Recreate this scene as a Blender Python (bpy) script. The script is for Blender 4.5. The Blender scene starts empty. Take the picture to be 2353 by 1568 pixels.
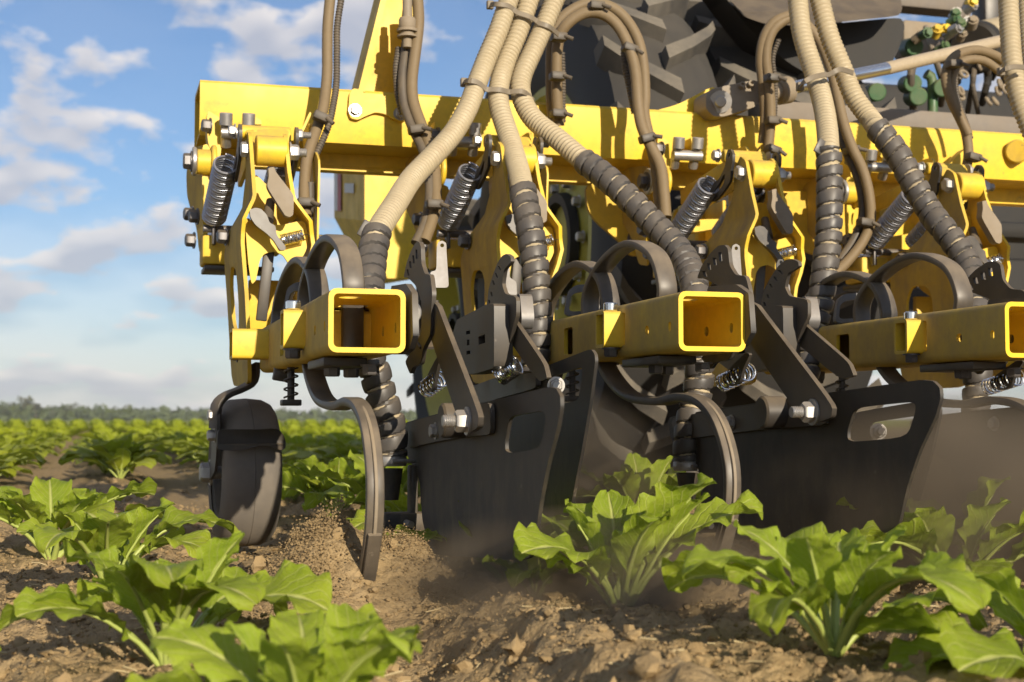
import bpy, bmesh, math, random
import numpy as np
from mathutils import Vector, Matrix, Quaternion
from mathutils.geometry import tessellate_polygon

# ------------------------------------------------------------------ camera, sky, sun, exposure
S = bpy.context.scene
C = S.collection
YAW, PITCH, CAMZ = math.radians(16.25), math.radians(3.245), 0.24
cam_d = bpy.data.cameras.new('camera'); cam_o = bpy.data.objects.new('camera', cam_d); C.objects.link(cam_o)
cam_o.location = (0, 0, CAMZ); cam_o.rotation_euler = (math.pi/2+PITCH, 0, -YAW)
cam_d.lens = 50; cam_d.sensor_width = 36; cam_d.clip_start = .05; cam_d.clip_end = 5000
cam_d.dof.use_dof = True; cam_d.dof.focus_distance = 2.15; cam_d.dof.aperture_fstop = 9.0
S.camera = cam_o

SUN_AZ, SUN_EL = math.radians(9.5), math.radians(17.5)      # azimuth measured from -Y towards +X
sun_dir = Vector((math.sin(SUN_AZ)*math.cos(SUN_EL), -math.cos(SUN_AZ)*math.cos(SUN_EL), math.sin(SUN_EL)))
sl = bpy.data.lights.new('sun', 'SUN'); sl.energy = 5.0; sl.angle = math.radians(.55); sl.color = (1, .87, .68)
so = bpy.data.objects.new('sun', sl); C.objects.link(so); so.rotation_euler = sun_dir.to_track_quat('Z', 'Y').to_euler()
so.location = (3, -4, 6)

W = bpy.data.worlds.new('World'); S.world = W; W.use_nodes = True
def build_world():
    n = W.node_tree.nodes; l = W.node_tree.links; n.clear()
    out = n.new('ShaderNodeOutputWorld'); bg = n.new('ShaderNodeBackground'); bg.inputs[1].default_value = .085
    sky = n.new('ShaderNodeTexSky'); sky.sky_type = 'NISHITA'; sky.sun_disc = False
    sky.sun_elevation = SUN_EL; sky.sun_rotation = math.atan2(sun_dir.x, sun_dir.y); sky.altitude = 100
    sky.air_density = 1.0; sky.dust_density = .35; sky.ozone_density = 3.0
    tc = n.new('ShaderNodeTexCoord'); sep = n.new('ShaderNodeSeparateXYZ'); l.new(tc.outputs['Generated'], sep.inputs[0])
    def math_(op, a, b=None, clamp=False):
        m = n.new('ShaderNodeMath'); m.operation = op; m.use_clamp = clamp
        for i, q in enumerate((a, b)):
            if q is None: continue
            if isinstance(q, (int, float)): m.inputs[i].default_value = q
            else: l.new(q, m.inputs[i])
        return m.outputs[0]
    az = math_('ARCTAN2', sep.outputs[0], sep.outputs[1]); el = math_('ARCSINE', sep.outputs[2])
    com = n.new('ShaderNodeCombineXYZ')
    l.new(math_('MULTIPLY', az, 9.0), com.inputs[0])
    l.new(math_('MULTIPLY', math_('POWER', math_('MAXIMUM', el, 0.0), .75), 15.0), com.inputs[1])
    com.inputs[2].default_value = 3.3
    def noise(scale, detail, rough, dist=0.0, off=None):
        t = n.new('ShaderNodeTexNoise'); t.inputs['Scale'].default_value = scale; t.inputs['Detail'].default_value = detail
        t.inputs['Roughness'].default_value = rough; t.inputs['Distortion'].default_value = dist
        if off is not None:
            v = n.new('ShaderNodeVectorMath'); v.operation = 'ADD'; l.new(com.outputs[0], v.inputs[0]); v.inputs[1].default_value = off
            l.new(v.outputs[0], t.inputs['Vector'])
        else: l.new(com.outputs[0], t.inputs['Vector'])
        return t.outputs[0]
    big = noise(1.5, 5, .5); lit = noise(1.5, 2, .5, 0, (0, .18, 0))
    ramp = n.new('ShaderNodeValToRGB'); ramp.color_ramp.elements[0].position = .485; ramp.color_ramp.elements[1].position = .575
    l.new(big, ramp.inputs[0])
    veil = noise(.35, 1, .5, 0, (7, 3, 0))
    vr = n.new('ShaderNodeValToRGB'); vr.color_ramp.elements[0].position = .22; vr.color_ramp.elements[1].position = .70
    l.new(veil, vr.inputs[0])
    low = math_('SUBTRACT', 1.0, math_('MULTIPLY', el, 6.5), True)       # the veil is thicker through the long path near the horizon
    cover = math_('MAXIMUM', math_('MULTIPLY', ramp.outputs[0], .86), math_('MULTIPLY', vr.outputs[0], math_('ADD', math_('MULTIPLY', low, 1.1), .10)))
    tint = n.new('ShaderNodeMixRGB'); tint.inputs[1].default_value = (7.8, 7.3, 7.0, 1); tint.inputs[2].default_value = (4.6, 4.7, 5.3, 1)
    sh = n.new('ShaderNodeValToRGB'); sh.color_ramp.elements[0].position = .42; sh.color_ramp.elements[1].position = .64
    l.new(lit, sh.inputs[0]); l.new(sh.outputs[0], tint.inputs[0])
    mix = n.new('ShaderNodeMixRGB'); l.new(cover, mix.inputs[0]); sk = n.new('ShaderNodeMixRGB'); sk.blend_type = 'MULTIPLY'; sk.inputs[0].default_value = 1; sk.inputs[2].default_value = (.76, .86, 1.0, 1); l.new(sky.outputs[0], sk.inputs[1]); l.new(sk.outputs[0], mix.inputs[1]); l.new(tint.outputs[0], mix.inputs[2])
    l.new(mix.outputs[0], bg.inputs[0]); l.new(bg.outputs[0], out.inputs[0])
build_world()
W.cycles.sampling_method = 'MANUAL'; W.cycles.sample_map_resolution = 256
S.view_settings.view_transform = 'Standard'; S.view_settings.look = 'None'; S.view_settings.gamma = 1
S.view_settings.use_curve_mapping = False; S.view_settings.exposure = 0.45
S.cycles.max_bounces = 4; S.cycles.diffuse_bounces = 3; S.cycles.glossy_bounces = 2; S.cycles.transparent_max_bounces = 8; S.cycles.volume_bounces = 0
S.cycles.use_denoising = True; S.cycles.use_adaptive_sampling = True; S.cycles.adaptive_threshold = .02
S.cycles.volume_step_rate = 2.0; S.cycles.volume_max_steps = 96

# ------------------------------------------------------------------ measuring helpers (survey of the place in metres)
FPX = 50/36*2353
def ray(x, y):
    u = (x-1176.5)/FPX; v = -(y-784.1)/FPX
    d = math.cos(PITCH)-v*math.sin(PITCH); z = math.sin(PITCH)+v*math.cos(PITCH)
    return Vector((u*math.cos(YAW)+d*math.sin(YAW), -u*math.sin(YAW)+d*math.cos(YAW), z))
def at(x, y, Y):
    r = ray(x, y); r = r*(Y/r.y); r.z += CAMZ; return r
def atX(x, y, X):
    r = ray(x, y); r = r*(X/r.x); r.z += CAMZ; return r
def atG(x, y, z=0.0):
    r = ray(x, y); r = r*((z-CAMZ)/r.z); r.z += CAMZ; return r
def crop(ox, oy, s):
    return lambda pts: [((ox+a/s)/1.740756, (oy+b/s)/1.740756) for a, b in pts]
rnd = random.Random(7)

# ------------------------------------------------------------------ geometry helpers: all return (verts, faces)
def join(*gs):
    v, f = [], []
    for g in gs:
        o = len(v); v += [tuple(p) for p in g[0]]; f += [tuple(i+o for i in q) for q in g[1]]
    return v, f
def move(g, d): return [(p[0]+d[0], p[1]+d[1], p[2]+d[2]) for p in g[0]], g[1]
def xform(g, M): return [tuple(M @ Vector(p)) for p in g[0]], g[1]
def box(c, s):
    x, y, z = s[0]/2, s[1]/2, s[2]/2
    v = [(c[0]+a*x, c[1]+b*y, c[2]+d*z) for a in (-1, 1) for b in (-1, 1) for d in (-1, 1)]
    return v, [(0, 1, 3, 2), (4, 6, 7, 5), (0, 4, 5, 1), (2, 3, 7, 6), (0, 2, 6, 4), (1, 5, 7, 3)]
def rbox(c, s, r=.003, M=None):
    bm = bmesh.new(); bmesh.ops.create_cube(bm, size=1)
    for v in bm.verts: v.co = Vector((v.co.x*s[0], v.co.y*s[1], v.co.z*s[2]))
    bmesh.ops.bevel(bm, geom=bm.edges[:], offset=r, segments=2, affect='EDGES', profile=.5)
    g = ([tuple(v.co) for v in bm.verts], [tuple(v.index for v in f.verts) for f in bm.faces]); bm.free()
    if M: g = xform(g, M)
    return move(g, c)
def frames(path, up=None):
    P = [Vector(p) for p in path]; n = len(P); T = []
    for i in range(n):
        t = (P[min(i+1, n-1)]-P[max(i-1, 0)]); T.append(t.normalized() if t.length > 1e-9 else Vector((0, 0, 1)))
    if up is None:
        a = Vector((0, 0, 1)) if abs(T[0].z) < .9 else Vector((1, 0, 0))
        N = [(a-T[0]*a.dot(T[0])).normalized()]
        for i in range(1, n):
            q = T[i-1].rotation_difference(T[i]); v = q @ N[-1]; N.append((v-T[i]*v.dot(T[i])).normalized())
    else:
        N = []
        for i in range(n):
            a = Vector(up); N.append((a-T[i]*a.dot(T[i])).normalized())
    return P, T, N, [T[i].cross(N[i]) for i in range(n)]
def spline(pts, step):
    P = [Vector(p) for p in pts]; P = [P[0]*2-P[1]]+P+[P[-1]*2-P[-2]]; out = []
    for i in range(1, len(P)-2):
        a, b, c, d = P[i-1:i+3]; k = max(2, int((c-b).length/step*3))
        for j in range(k):
            t = j/k; out.append(.5*((2*b)+(c-a)*t+(2*a-5*b+4*c-d)*t*t+(3*b-a-3*c+d)*t**3))
    out.append(P[-2])
    res = [out[0]]; acc = 0
    L = [0]
    for i in range(1, len(out)): L.append(L[-1]+(out[i]-out[i-1]).length)
    n = max(2, int(L[-1]/step)); j = 0; res = []
    for k in range(n+1):
        s = L[-1]*k/n
        while j < len(L)-2 and L[j+1] < s: j += 1
        t = (s-L[j])/max(1e-9, L[j+1]-L[j]); res.append(out[j].lerp(out[j+1], min(1, t)))
    return res
def sweep(path, r, n=12, caps=True, up=None):
    P, T, N, B = frames(path, up); v, f = [], []; m = len(P)
    for i in range(m):
        for k in range(n):
            a = 2*math.pi*k/n; rr = r(i, a) if callable(r) else r
            v.append(tuple(P[i]+(N[i]*math.cos(a)+B[i]*math.sin(a))*rr))
    for i in range(m-1):
        for k in range(n):
            k2 = (k+1) % n; f.append((i*n+k, i*n+k2, (i+1)*n+k2, (i+1)*n+k))
    if caps: f.append(tuple(range(n-1, -1, -1))); f.append(tuple((m-1)*n+k for k in range(n)))
    return v, f
def bar(path, prof, up, sc=None):
    """sweep a closed 2D profile [(a,b)] : a along up-vector, b along the other normal"""
    P, T, N, B = frames(path, up); n = len(prof); v, f = [], []; m = len(P)
    for i in range(m):
        k_ = sc(i/(m-1)) if sc else 1.0
        for a, b in prof: v.append(tuple(P[i]+N[i]*a*k_+B[i]*b))
    for i in range(m-1):
        for k in range(n):
            k2 = (k+1) % n; f.append((i*n+k, i*n+k2, (i+1)*n+k2, (i+1)*n+k))
    f.append(tuple(range(n-1, -1, -1))); f.append(tuple((m-1)*n+k for k in range(n)))
    return v, f
def rrect(w, h, r, k=3):
    out = []
    for cx, cy, a0 in ((w/2-r, h/2-r, 0), (-w/2+r, h/2-r, 90), (-w/2+r, -h/2+r, 180), (w/2-r, -h/2+r, 270)):
        for j in range(k+1):
            a = math.radians(a0+90*j/k); out.append((cx+r*math.cos(a), cy+r*math.sin(a)))
    return out
def cyl(p0, p1, r, n=20, r1=None, bev=0):
    p0, p1 = Vector(p0), Vector(p1); d = (p1-p0).normalized(); r1 = r if r1 is None else r1
    if bev:
        L = (p1-p0).length
        return sweep_r([p0, p0+d*bev, p1-d*bev, p1], [r-bev, r, r1, r1-bev], n)
    return sweep_r([p0, p1], [r, r1], n)
def sweep_r(path, rs, n=20, caps=True):
    return sweep(path, lambda i, a: rs[i], n, caps)
def lathe(prof, o, axis, n=32, closed=False):
    """prof [(dist along axis, radius)]"""
    o = Vector(o); ax = Vector(axis).normalized(); a = Vector((0, 0, 1)) if abs(ax.z) < .9 else Vector((1, 0, 0))
    N = (a-ax*a.dot(ax)).normalized(); B = ax.cross(N); v, f = [], []; m = len(prof)
    for s, r in prof:
        for k in range(n):
            t = 2*math.pi*k/n; v.append(tuple(o+ax*s+(N*math.cos(t)+B*math.sin(t))*r))
    for i in range(m if closed else m-1):
        i2 = (i+1) % m
        for k in range(n):
            k2 = (k+1) % n; f.append((i*n+k, i*n+k2, i2*n+k2, i2*n+k))
    return v, f
def hexbolt(p, d, r, h=None, washer=True, n=6, thread=0, socket=False):
    """bolt head at p pointing along d"""
    p, d = Vector(p), Vector(d).normalized(); h = h or r*.75; gs = []
    if washer: gs.append(cyl(p, p+d*r*.18, r*1.28, 18))
    q = p+d*r*.18 if washer else p
    if socket:
        gs.append(lathe([(0, r), (h*2.1-r*.12, r), (h*2.1, r*.88), (h*2.1, r*.52), (h*1.3, r*.5), (h*1.3, 0.0005)], q, d, 18))
    else:
        gs.append(sweep_r([q, q+d*h*.8, q+d*h], [r, r, r*.86], n))
    if thread:
        k = int(thread/(r*.17)); pa = [q+d*h+d*(thread*i/(k*2)) for i in range(k*2+1)]
        gs.append(sweep(pa, lambda i, a: r*(.58 if i % 2 else .5), 12))
    return join(*gs)
def helix(p0, p1, R, r, turns, n=14, k=6, ends=True):
    p0, p1 = Vector(p0), Vector(p1); ax = (p1-p0).normalized()
    a = Vector((0, 0, 1)) if abs(ax.z) < .8 else Vector((1, 0, 0)); N = (a-ax*a.dot(ax)).normalized(); B = ax.cross(N)
    path = [p0+(p1-p0)*(i/(turns*n))+(N*math.cos(2*math.pi*i/n)+B*math.sin(2*math.pi*i/n))*R for i in range(int(turns*n)+1)]
    g = sweep(path, r, k)
    if ends:
        for o, s in ((p0, -1), (p1, 1)):
            pa = [o+N*R*math.cos(t)*.9+ax*s*R*.9*math.sin(t) for t in [math.pi*j/10 for j in range(11)]]
            g = join(g, sweep(pa, r, k))
    return g
def circ(c, rx, ry=None, n=14, rot=0):
    ry = ry or rx
    return [(c[0]+rx*math.cos(2*math.pi*i/n)*math.cos(rot)-ry*math.sin(2*math.pi*i/n)*math.sin(rot), c[1]+rx*math.cos(2*math.pi*i/n)*math.sin(rot)+ry*math.sin(2*math.pi*i/n)*math.cos(rot)) for i in range(n)]
def rounded(pts, k=3, cut=.28):
    """soften the corners of a closed outline"""
    out = []; n = len(pts)
    for i in range(n):
        a, b, c = [Vector(pts[(i+j) % n]).to_2d() for j in (-1, 0, 1)]
        p, q = b.lerp(a, cut), b.lerp(c, cut)
        for j in range(k+1):
            t = j/k; out.append(tuple(p*(1-t)**2+b*2*t*(1-t)+q*t*t))
    return out
def prism(loops, fmap, tvec, inset=0):
    """loops: outline + holes in 2D; fmap: 2D -> 3D; tvec: thickness vector"""
    tri = tessellate_polygon([[Vector((a, b, 0)) for a, b in L] for L in loops]); flat = [p for L in loops for p in L]; n = len(flat)
    A = [Vector(fmap(*p)) for p in flat]; t = Vector(tvec)
    v = [tuple(p) for p in A]+[tuple(p+t) for p in A]; f = []
    nr = Vector((0, 0, 0))
    for q in tri:
        f.append(tuple(q))
    for q in tri: f.append((q[2]+n, q[1]+n, q[0]+n))
    o = 0
    for L in loops:
        m = len(L)
        for i in range(m): f.append((o+i, o+(i+1) % m, n+o+(i+1) % m, n+o+i))
        o += m
    return v, f
def pxX(loops, X, t):      # outline surveyed on the vertical plane x = X, thickness along x
    return prism(loops, lambda a, b: atX(a, b, X), (t, 0, 0))
def pxY(loops, Y, t):
    return prism(loops, lambda a, b: at(a, b, Y), (0, t, 0))

# ------------------------------------------------------------------ objects
def mesh(name, g, mat, smooth=32, uv=None):
    me = bpy.data.meshes.new(name); me.from_pydata([tuple(p) for p in g[0]], [], g[1])
    bm = bmesh.new(); bm.from_mesh(me); bmesh.ops.recalc_face_normals(bm, faces=bm.faces[:]); bm.to_mesh(me); bm.free()
    if mat: me.materials.append(M[mat])
    if smooth:
        me.shade_smooth(); me.set_sharp_from_angle(angle=math.radians(smooth))
    return me
def empty(name, loc=(0, 0, 0)):
    o = bpy.data.objects.new(name, None); o.empty_display_size = .05; o.location = loc; C.objects.link(o); return o
def obj(name, g, mat, parent=None, smooth=32, label=None):
    me = g if isinstance(g, bpy.types.Mesh) else mesh(name, g, mat, smooth)
    o = bpy.data.objects.new(name, me); C.objects.link(o)
    if parent is not None:
        o.parent = parent
        b = Vector((0, 0, 0)); q = parent
        while q is not None: b += q.location; q = q.parent
        o.location = -b                     # meshes are modelled in place, the parent sits at the base of the thing
    if label: o['label'] = label
    return o
def tag(o, label, cat=None, group=None, kind=None):
    if label: o['label'] = label
    if cat: o['category'] = cat
    if group: o['group'] = group
    if kind: o['kind'] = kind
    return o
def copy_tree(o, parent=None):
    c = o.copy(); C.objects.link(c); c.parent = parent
    for ch in list(o.children): copy_tree(ch, c)
    return c

# ------------------------------------------------------------------ materials
M = {}
class NT:
    def __init__(self, name):
        self.m = bpy.data.materials.new(name); self.m.use_nodes = True; self.n = self.m.node_tree.nodes; self.l = self.m.node_tree.links
        self.b = self.n['Principled BSDF']; M[name] = self.m
        self.tc = self.n.new('ShaderNodeTexCoord')
    def vec(self, kind='Object', scale=(1, 1, 1)):
        mp = self.n.new('ShaderNodeMapping'); mp.inputs['Scale'].default_value = scale; self.l.new(self.tc.outputs[kind], mp.inputs[0]); return mp.outputs[0]
    def noise(self, scale, detail=4, rough=.55, vec=None, dist=0):
        t = self.n.new('ShaderNodeTexNoise'); t.inputs['Scale'].default_value = scale; t.inputs['Detail'].default_value = detail
        t.inputs['Roughness'].default_value = rough; t.inputs['Distortion'].default_value = dist
        self.l.new(vec if vec is not None else self.tc.outputs['Object'], t.inputs['Vector']); return t.outputs[0]
    def ramp(self, x, a, b, c0=(0, 0, 0, 1), c1=(1, 1, 1, 1)):
        r = self.n.new('ShaderNodeValToRGB'); e = r.color_ramp.elements; e[0].position = a; e[1].position = b; e[0].color = c0; e[1].color = c1
        self.l.new(x, r.inputs[0]); return r.outputs[0]
    def mix(self, f, a, b, mode='MIX'):
        m = self.n.new('ShaderNodeMixRGB'); m.blend_type = mode
        for i, q in enumerate((f, a, b)):
            if isinstance(q, (int, float)): m.inputs[i].default_value = q
            elif isinstance(q, tuple): m.inputs[i].default_value = q if len(q) == 4 else q+(1,)
            else: self.l.new(q, m.inputs[i])
        return m.outputs[0]
    def math(self, op, a, b=None, clamp=False):
        m = self.n.new('ShaderNodeMath'); m.operation = op; m.use_clamp = clamp
        for i, q in enumerate((a, b)):
            if q is None: continue
            if isinstance(q, (int, float)): m.inputs[i].default_value = q
            else: self.l.new(q, m.inputs[i])
        return m.outputs[0]
    def set(self, **k):
        for a, q in k.items():
            s = self.b.inputs[{'color': 'Base Color', 'rough': 'Roughness', 'metal': 'Metallic', 'spec': 'Specular IOR Level', 'normal': 'Normal', 'coat': 'Coat Weight'}[a]]
            if isinstance(q, (int, float)): s.default_value = q
            elif isinstance(q, tuple): s.default_value = q if len(q) == 4 else q+(1,)
            else: self.l.new(q, s)
        return self
    def bump(self, h, strength=.3, dist=.002):
        b = self.n.new('ShaderNodeBump'); b.inputs['Strength'].default_value = strength; b.inputs['Distance'].default_value = dist
        self.l.new(h, b.inputs['Height']); self.l.new(b.outputs[0], self.b.inputs['Normal'])
    def normal(self):
        g = self.n.new('ShaderNodeNewGeometry'); s = self.n.new('ShaderNodeSeparateXYZ'); self.l.new(g.outputs['Normal'], s.inputs[0]); return s.outputs
DUST = (.30, .225, .13)
def coated(name, base, dust=.3, side=0.0, rough=.35, metal=0.0, dustc=DUST, scale=9, wear=None, grime=None, bump=False, spec=.5, splash=0):
    """paint or metal with a settled film of field dust: more on upward and on left-hand (trailing wind) faces"""
    t = NT(name); n1 = t.noise(scale, 4, .62); n2 = t.noise(scale*7, 2, .6); n3 = t.noise(scale*3, 3, .6, t.vec('Object', (1, 1, .35)))
    N = t.normal()
    up = t.math('MULTIPLY', t.math('MAXIMUM', N[2], 0.0), .45)
    sd = t.math('MULTIPLY', t.math('MAXIMUM', t.math('MULTIPLY', N[0], -1.0), 0.0), side)
    a = t.math('ADD', t.math('ADD', t.math('MULTIPLY', t.ramp(n1, .32, .75), dust), up if dust > .05 else 0.0), sd)
    a = t.math('MULTIPLY', a, t.math('ADD', t.math('MULTIPLY', t.ramp(n3, .3, .7), .5), .62))
    a = t.math('MINIMUM', a, .93)
    col = t.mix(t.ramp(n2, .3, .8), base, tuple(c*.86 for c in base))
    if grime: col = t.mix(t.math('MULTIPLY', t.ramp(t.noise(scale*2.2, 6, .7), .55, .72), .55), col, grime)
    col = t.mix(a, col, t.mix(n1, dustc, tuple(c*.72 for c in dustc)))
    if wear: col = t.mix(t.ramp(t.noise(38, 6, .7), .66, .72), col, wear)
    if splash:      # soil thrown against the lower part and dried on
        sp = t.n.new('ShaderNodeSeparateXYZ'); t.l.new(t.tc.outputs['Object'], sp.inputs[0])
        lowz = t.math('MULTIPLY', t.math('SUBTRACT', .26, sp.outputs[2]), 5.0, True)
        k = t.math('MULTIPLY', t.math('MULTIPLY', lowz, t.ramp(t.noise(26, 5, .7, t.vec('Object', (1, 1, .45))), .42, .72)), splash)
        col = t.mix(k, col, dustc)
    t.set(color=col, rough=t.math('ADD', t.math('MULTIPLY', a, .5), rough, True))
    t.set(spec=spec)
    if metal: t.set(metal=t.math('SUBTRACT', metal, t.math('MULTIPLY', a, metal), True))
    if bump: t.bump(n1, .12, .0015)
    return t
coated('yellow', (.80, .54, .03), .30, .32, .42, grime=(.40, .25, .035), spec=.35, wear=(.30, .21, .07))
coated('yellow_dusty', (.70, .47, .03), .34, .52, .52, grime=(.38, .26, .05), spec=.3)
coated('yellow_clean', (.80, .53, .025), .08, .05, .42, spec=.3)
coated('black_steel', (.022, .022, .024), .22, .16, .42, grime=(.05, .042, .035), wear=(.12, .10, .085))
coated('black_plate', (.013, .013, .014), .09, .06, .55, scale=6, grime=(.045, .038, .030), wear=(.10, .085, .065), splash=.32)
coated('tine_steel', (.034, .032, .032), .50, .10, .34, dustc=(.31, .245, .165), wear=(.2, .17, .13), scale=11)
coated('steel', (.46, .46, .46), .40, .1, .36, metal=.9, scale=20)
coated('dark_bolt', (.10, .10, .11), .25, .1, .4, metal=.6, scale=20)
coated('chrome', (.82, .82, .82), .03, .0, .14, metal=1.0)
coated('spring_steel', (.40, .42, .49), .10, .0, .30, metal=.85, scale=25)
coated('rod_dust', (.40, .33, .23), .15, .0, .16, dustc=(.36, .28, .18), scale=20)
coated('tab_steel', (.16, .16, .165), .25, .0, .45, metal=.5, scale=25)
coated('grey_cap', (.24, .20, .15), .5, .2, .6)
coated('wrap', (.045, .044, .046), .30, .08, .40, dustc=(.24, .195, .14), scale=14, wear=(.19, .155, .105))
coated('beige', (.42, .352, .228), .18, .05, .55, dustc=(.36, .275, .16), scale=12, grime=(.30, .22, .13))
coated('brown_hose', (.17, .122, .064), .30, .1, .6, dustc=(.25, .185, .105), scale=14)
coated('conduit', (.045, .04, .036), .3, .1, .5, scale=20)
coated('cable_tie', (.16, .135, .10), .35, .1, .5, scale=20)
coated('tyre', (.12, .108, .095), .75, .12, .75, dustc=(.27, .225, .17), scale=10)
coated('tractor_tyre', (.018, .018, .019), .10, .0, .75, dustc=(.15, .13, .10), scale=5)
coated('tractor_lug', (.045, .043, .042), .75, .05, .75, dustc=(.27, .235, .18), scale=5)
coated('grey_frame', (.16, .14, .12), .6, .2, .6, dustc=(.30, .24, .17), scale=6)
coated('fender', (.012, .012, .016), .22, .1, .35, dustc=(.30, .23, .14), scale=6)
coated('green', (.012, .10, .03), .35, .1, .4, scale=12)
coated('dark_mass', (.010, .0095, .009), .04, .1, .7, scale=8)
coated('olive', (.42, .38, .03), .25, .1, .45, scale=6)
coated('white_tape', (.6, .6, .58), .2, 0, .5); coated('red_tape', (.4, .03, .025), .2, 0, .5)

def soil_mat():
    t = NT('soil'); v = t.tc.outputs['Object']
    n1 = t.noise(1.6, 5, .6); n2 = t.noise(28, 6, .68); n3 = t.noise(140, 4, .6)
    col = t.mix(t.ramp(n1, .3, .72), (.315, .228, .118), (.232, .164, .082))
    col = t.mix(t.ramp(n2, .34, .7), col, (.365, .268, .145))
    col = t.mix(t.math('MULTIPLY', t.ramp(n3, .5, .75), .4), col, (.19, .133, .072))
    sp = t.n.new('ShaderNodeSeparateXYZ'); t.l.new(v, sp.inputs[0])
    far = t.math('MULTIPLY', t.math('SUBTRACT', sp.outputs[1], 28.0), .02, True)
    gr = t.mix(t.noise(.35, 6, .6), (.22, .26, .022), (.32, .35, .05))
    strip = t.ramp(t.noise(1, 3, .5, t.vec('Object', (.004, .011, .01))), .47, .56)
    gr = t.mix(t.math('MULTIPLY', strip, t.math('MULTIPLY', t.math('SUBTRACT', sp.outputs[1], 170.0), .02, True)), gr, (.32, .26, .10))
    col = t.mix(far, col, gr)
    t.set(color=col, rough=.95, spec=.15)
    vo = t.n.new('ShaderNodeTexVoronoi'); vo.inputs['Scale'].default_value = 55; t.l.new(v, vo.inputs['Vector'])
    h = t.math('ADD', t.math('MULTIPLY', n2, 1.0), t.math('ADD', t.math('MULTIPLY', n3, .35), t.math('MULTIPLY', vo.outputs['Distance'], -.5)))
    t.bump(h, .9, .012)
soil_mat()
def clod_mat(name, a, b):
    t = NT(name); n1 = t.noise(30, 5, .65); n2 = t.noise(160, 4, .6)
    t.set(color=t.mix(n1, a, b), rough=.95, spec=.12); t.bump(t.math('ADD', n1, t.math('MULTIPLY', n2, .5)), .8, .004)
clod_mat('clod', (.335, .243, .128), (.225, .160, .082))
def leaf_mat(name, dark, light, vein, tr=.42):
    t = NT(name); uv = t.tc.outputs['UV']; sp = t.n.new('ShaderNodeSeparateXYZ'); t.l.new(uv, sp.inputs[0])
    u = t.math('ABSOLUTE', t.math('SUBTRACT', sp.outputs[0], .5)); w = sp.outputs[1]
    oi = t.n.new('ShaderNodeObjectInfo')
    n1 = t.noise(14, 4, .6); n2 = t.noise(60, 3, .5)
    col = t.mix(t.ramp(n1, .3, .75), dark, light)
    col = t.mix(t.math('MULTIPLY', oi.outputs['Random'], .35), col, tuple(c*1.35 for c in light))
    mid = t.ramp(u, .018, .05, (1, 1, 1, 1), (0, 0, 0, 1))
    br = t.math('FRACT', t.math('SUBTRACT', t.math('ADD', t.math('MULTIPLY', w, 9.0), t.math('MULTIPLY', n2, .35)), t.math('MULTIPLY', u, 6.0)))
    brl = t.ramp(t.math('ABSOLUTE', t.math('SUBTRACT', br, .5)), .03, .10, (1, 1, 1, 1), (0, 0, 0, 1))
    vo = t.n.new('ShaderNodeTexVoronoi'); vo.feature = 'DISTANCE_TO_EDGE'; vo.inputs['Scale'].default_value = 16; t.l.new(uv, vo.inputs['Vector'])
    net = t.ramp(vo.outputs['Distance'], .02, .09, (1, 1, 1, 1), (0, 0, 0, 1))
    vm = t.math('MAXIMUM', t.math('MAXIMUM', mid, t.math('MULTIPLY', brl, .40)), t.math('MULTIPLY', net, .16))
    col = t.mix(t.math('MULTIPLY', t.ramp(t.noise(5, 3, .5), .45, .75), .45), col, (.40, .40, .03))
    col = t.mix(vm, col, vein)
    col = t.mix(t.math('MULTIPLY', t.ramp(n2, .62, .72), .25), col, (.25, .20, .09))
    t.set(color=col, rough=.50, spec=.28)
    quilt = t.math('SUBTRACT', t.math('MULTIPLY', t.noise(34, 3, .5), .8), t.math('MULTIPLY', vm, .6)); t.bump(quilt, .55, .006)
    tl = t.n.new('ShaderNodeBsdfTranslucent'); t.l.new(t.mix(.5, col, (.30, .42, .02)), tl.inputs[0])
    ms = t.n.new('ShaderNodeMixShader'); ms.inputs[0].default_value = tr
    t.l.new(t.b.outputs[0], ms.inputs[1]); t.l.new(tl.outputs[0], ms.inputs[2]); t.l.new(ms.outputs[0], t.n['Material Output'].inputs[0])
leaf_mat('leaf', (.17, .26, .014), (.36, .46, .038), (.56, .59, .19), .45)
leaf_mat('leaf_far', (.20, .25, .012), (.35, .40, .030), (.46, .49, .12), .42)
def simple(name, col, rough=.8, n=8, var=.35):
    t = NT(name); t.set(color=t.mix(t.ramp(t.noise(n, 5, .6), .3, .7), col, tuple(c*(1-var) for c in col)), rough=rough)
simple('straw', (.50, .40, .22), .7)
simple('petiole', (.38, .45, .11), .5)
for i, c in enumerate(((.055, .085, .03), (.075, .10, .035), (.07, .075, .034), (.045, .072, .034))): simple('tree_leaf_%d' % i, c, .8, .8)
simple('trunk', (.10, .075, .05), .9, 3)

# ------------------------------------------------------------------ ground: one sheet to the horizon
def vnoise(x, y, seed):
    xi = np.floor(x).astype(np.int64); yi = np.floor(y).astype(np.int64); xf = x-xi; yf = y-yi
    def h(a, b):
        n = (a*374761393+b*668265263+seed*1442695041) & 0xFFFFFFFF; n = ((n ^ (n >> 13))*1274126177) & 0xFFFFFFFF
        return ((n ^ (n >> 16)) & 0xFFFF)/65535.0
    u = xf*xf*(3-2*xf); v = yf*yf*(3-2*yf)
    return (h(xi, yi)*(1-u)+h(xi+1, yi)*u)*(1-v)+(h(xi, yi+1)*(1-u)+h(xi+1, yi+1)*u)*v
def fbm(x, y, seed, oct=4, g=.5):
    s = 0; a = 1; t = 0
    for k in range(oct): s = s+a*vnoise(x*2**k, y*2**k, seed+k*17); t += a; a *= g
    return s/t-.5
ROW = 0.073; ROWS = .49                       # first row left of the machine, row spacing
TINES = [(.334+o, 1.83) for o in (0, .485, 1.007, 1.496)]
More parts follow.
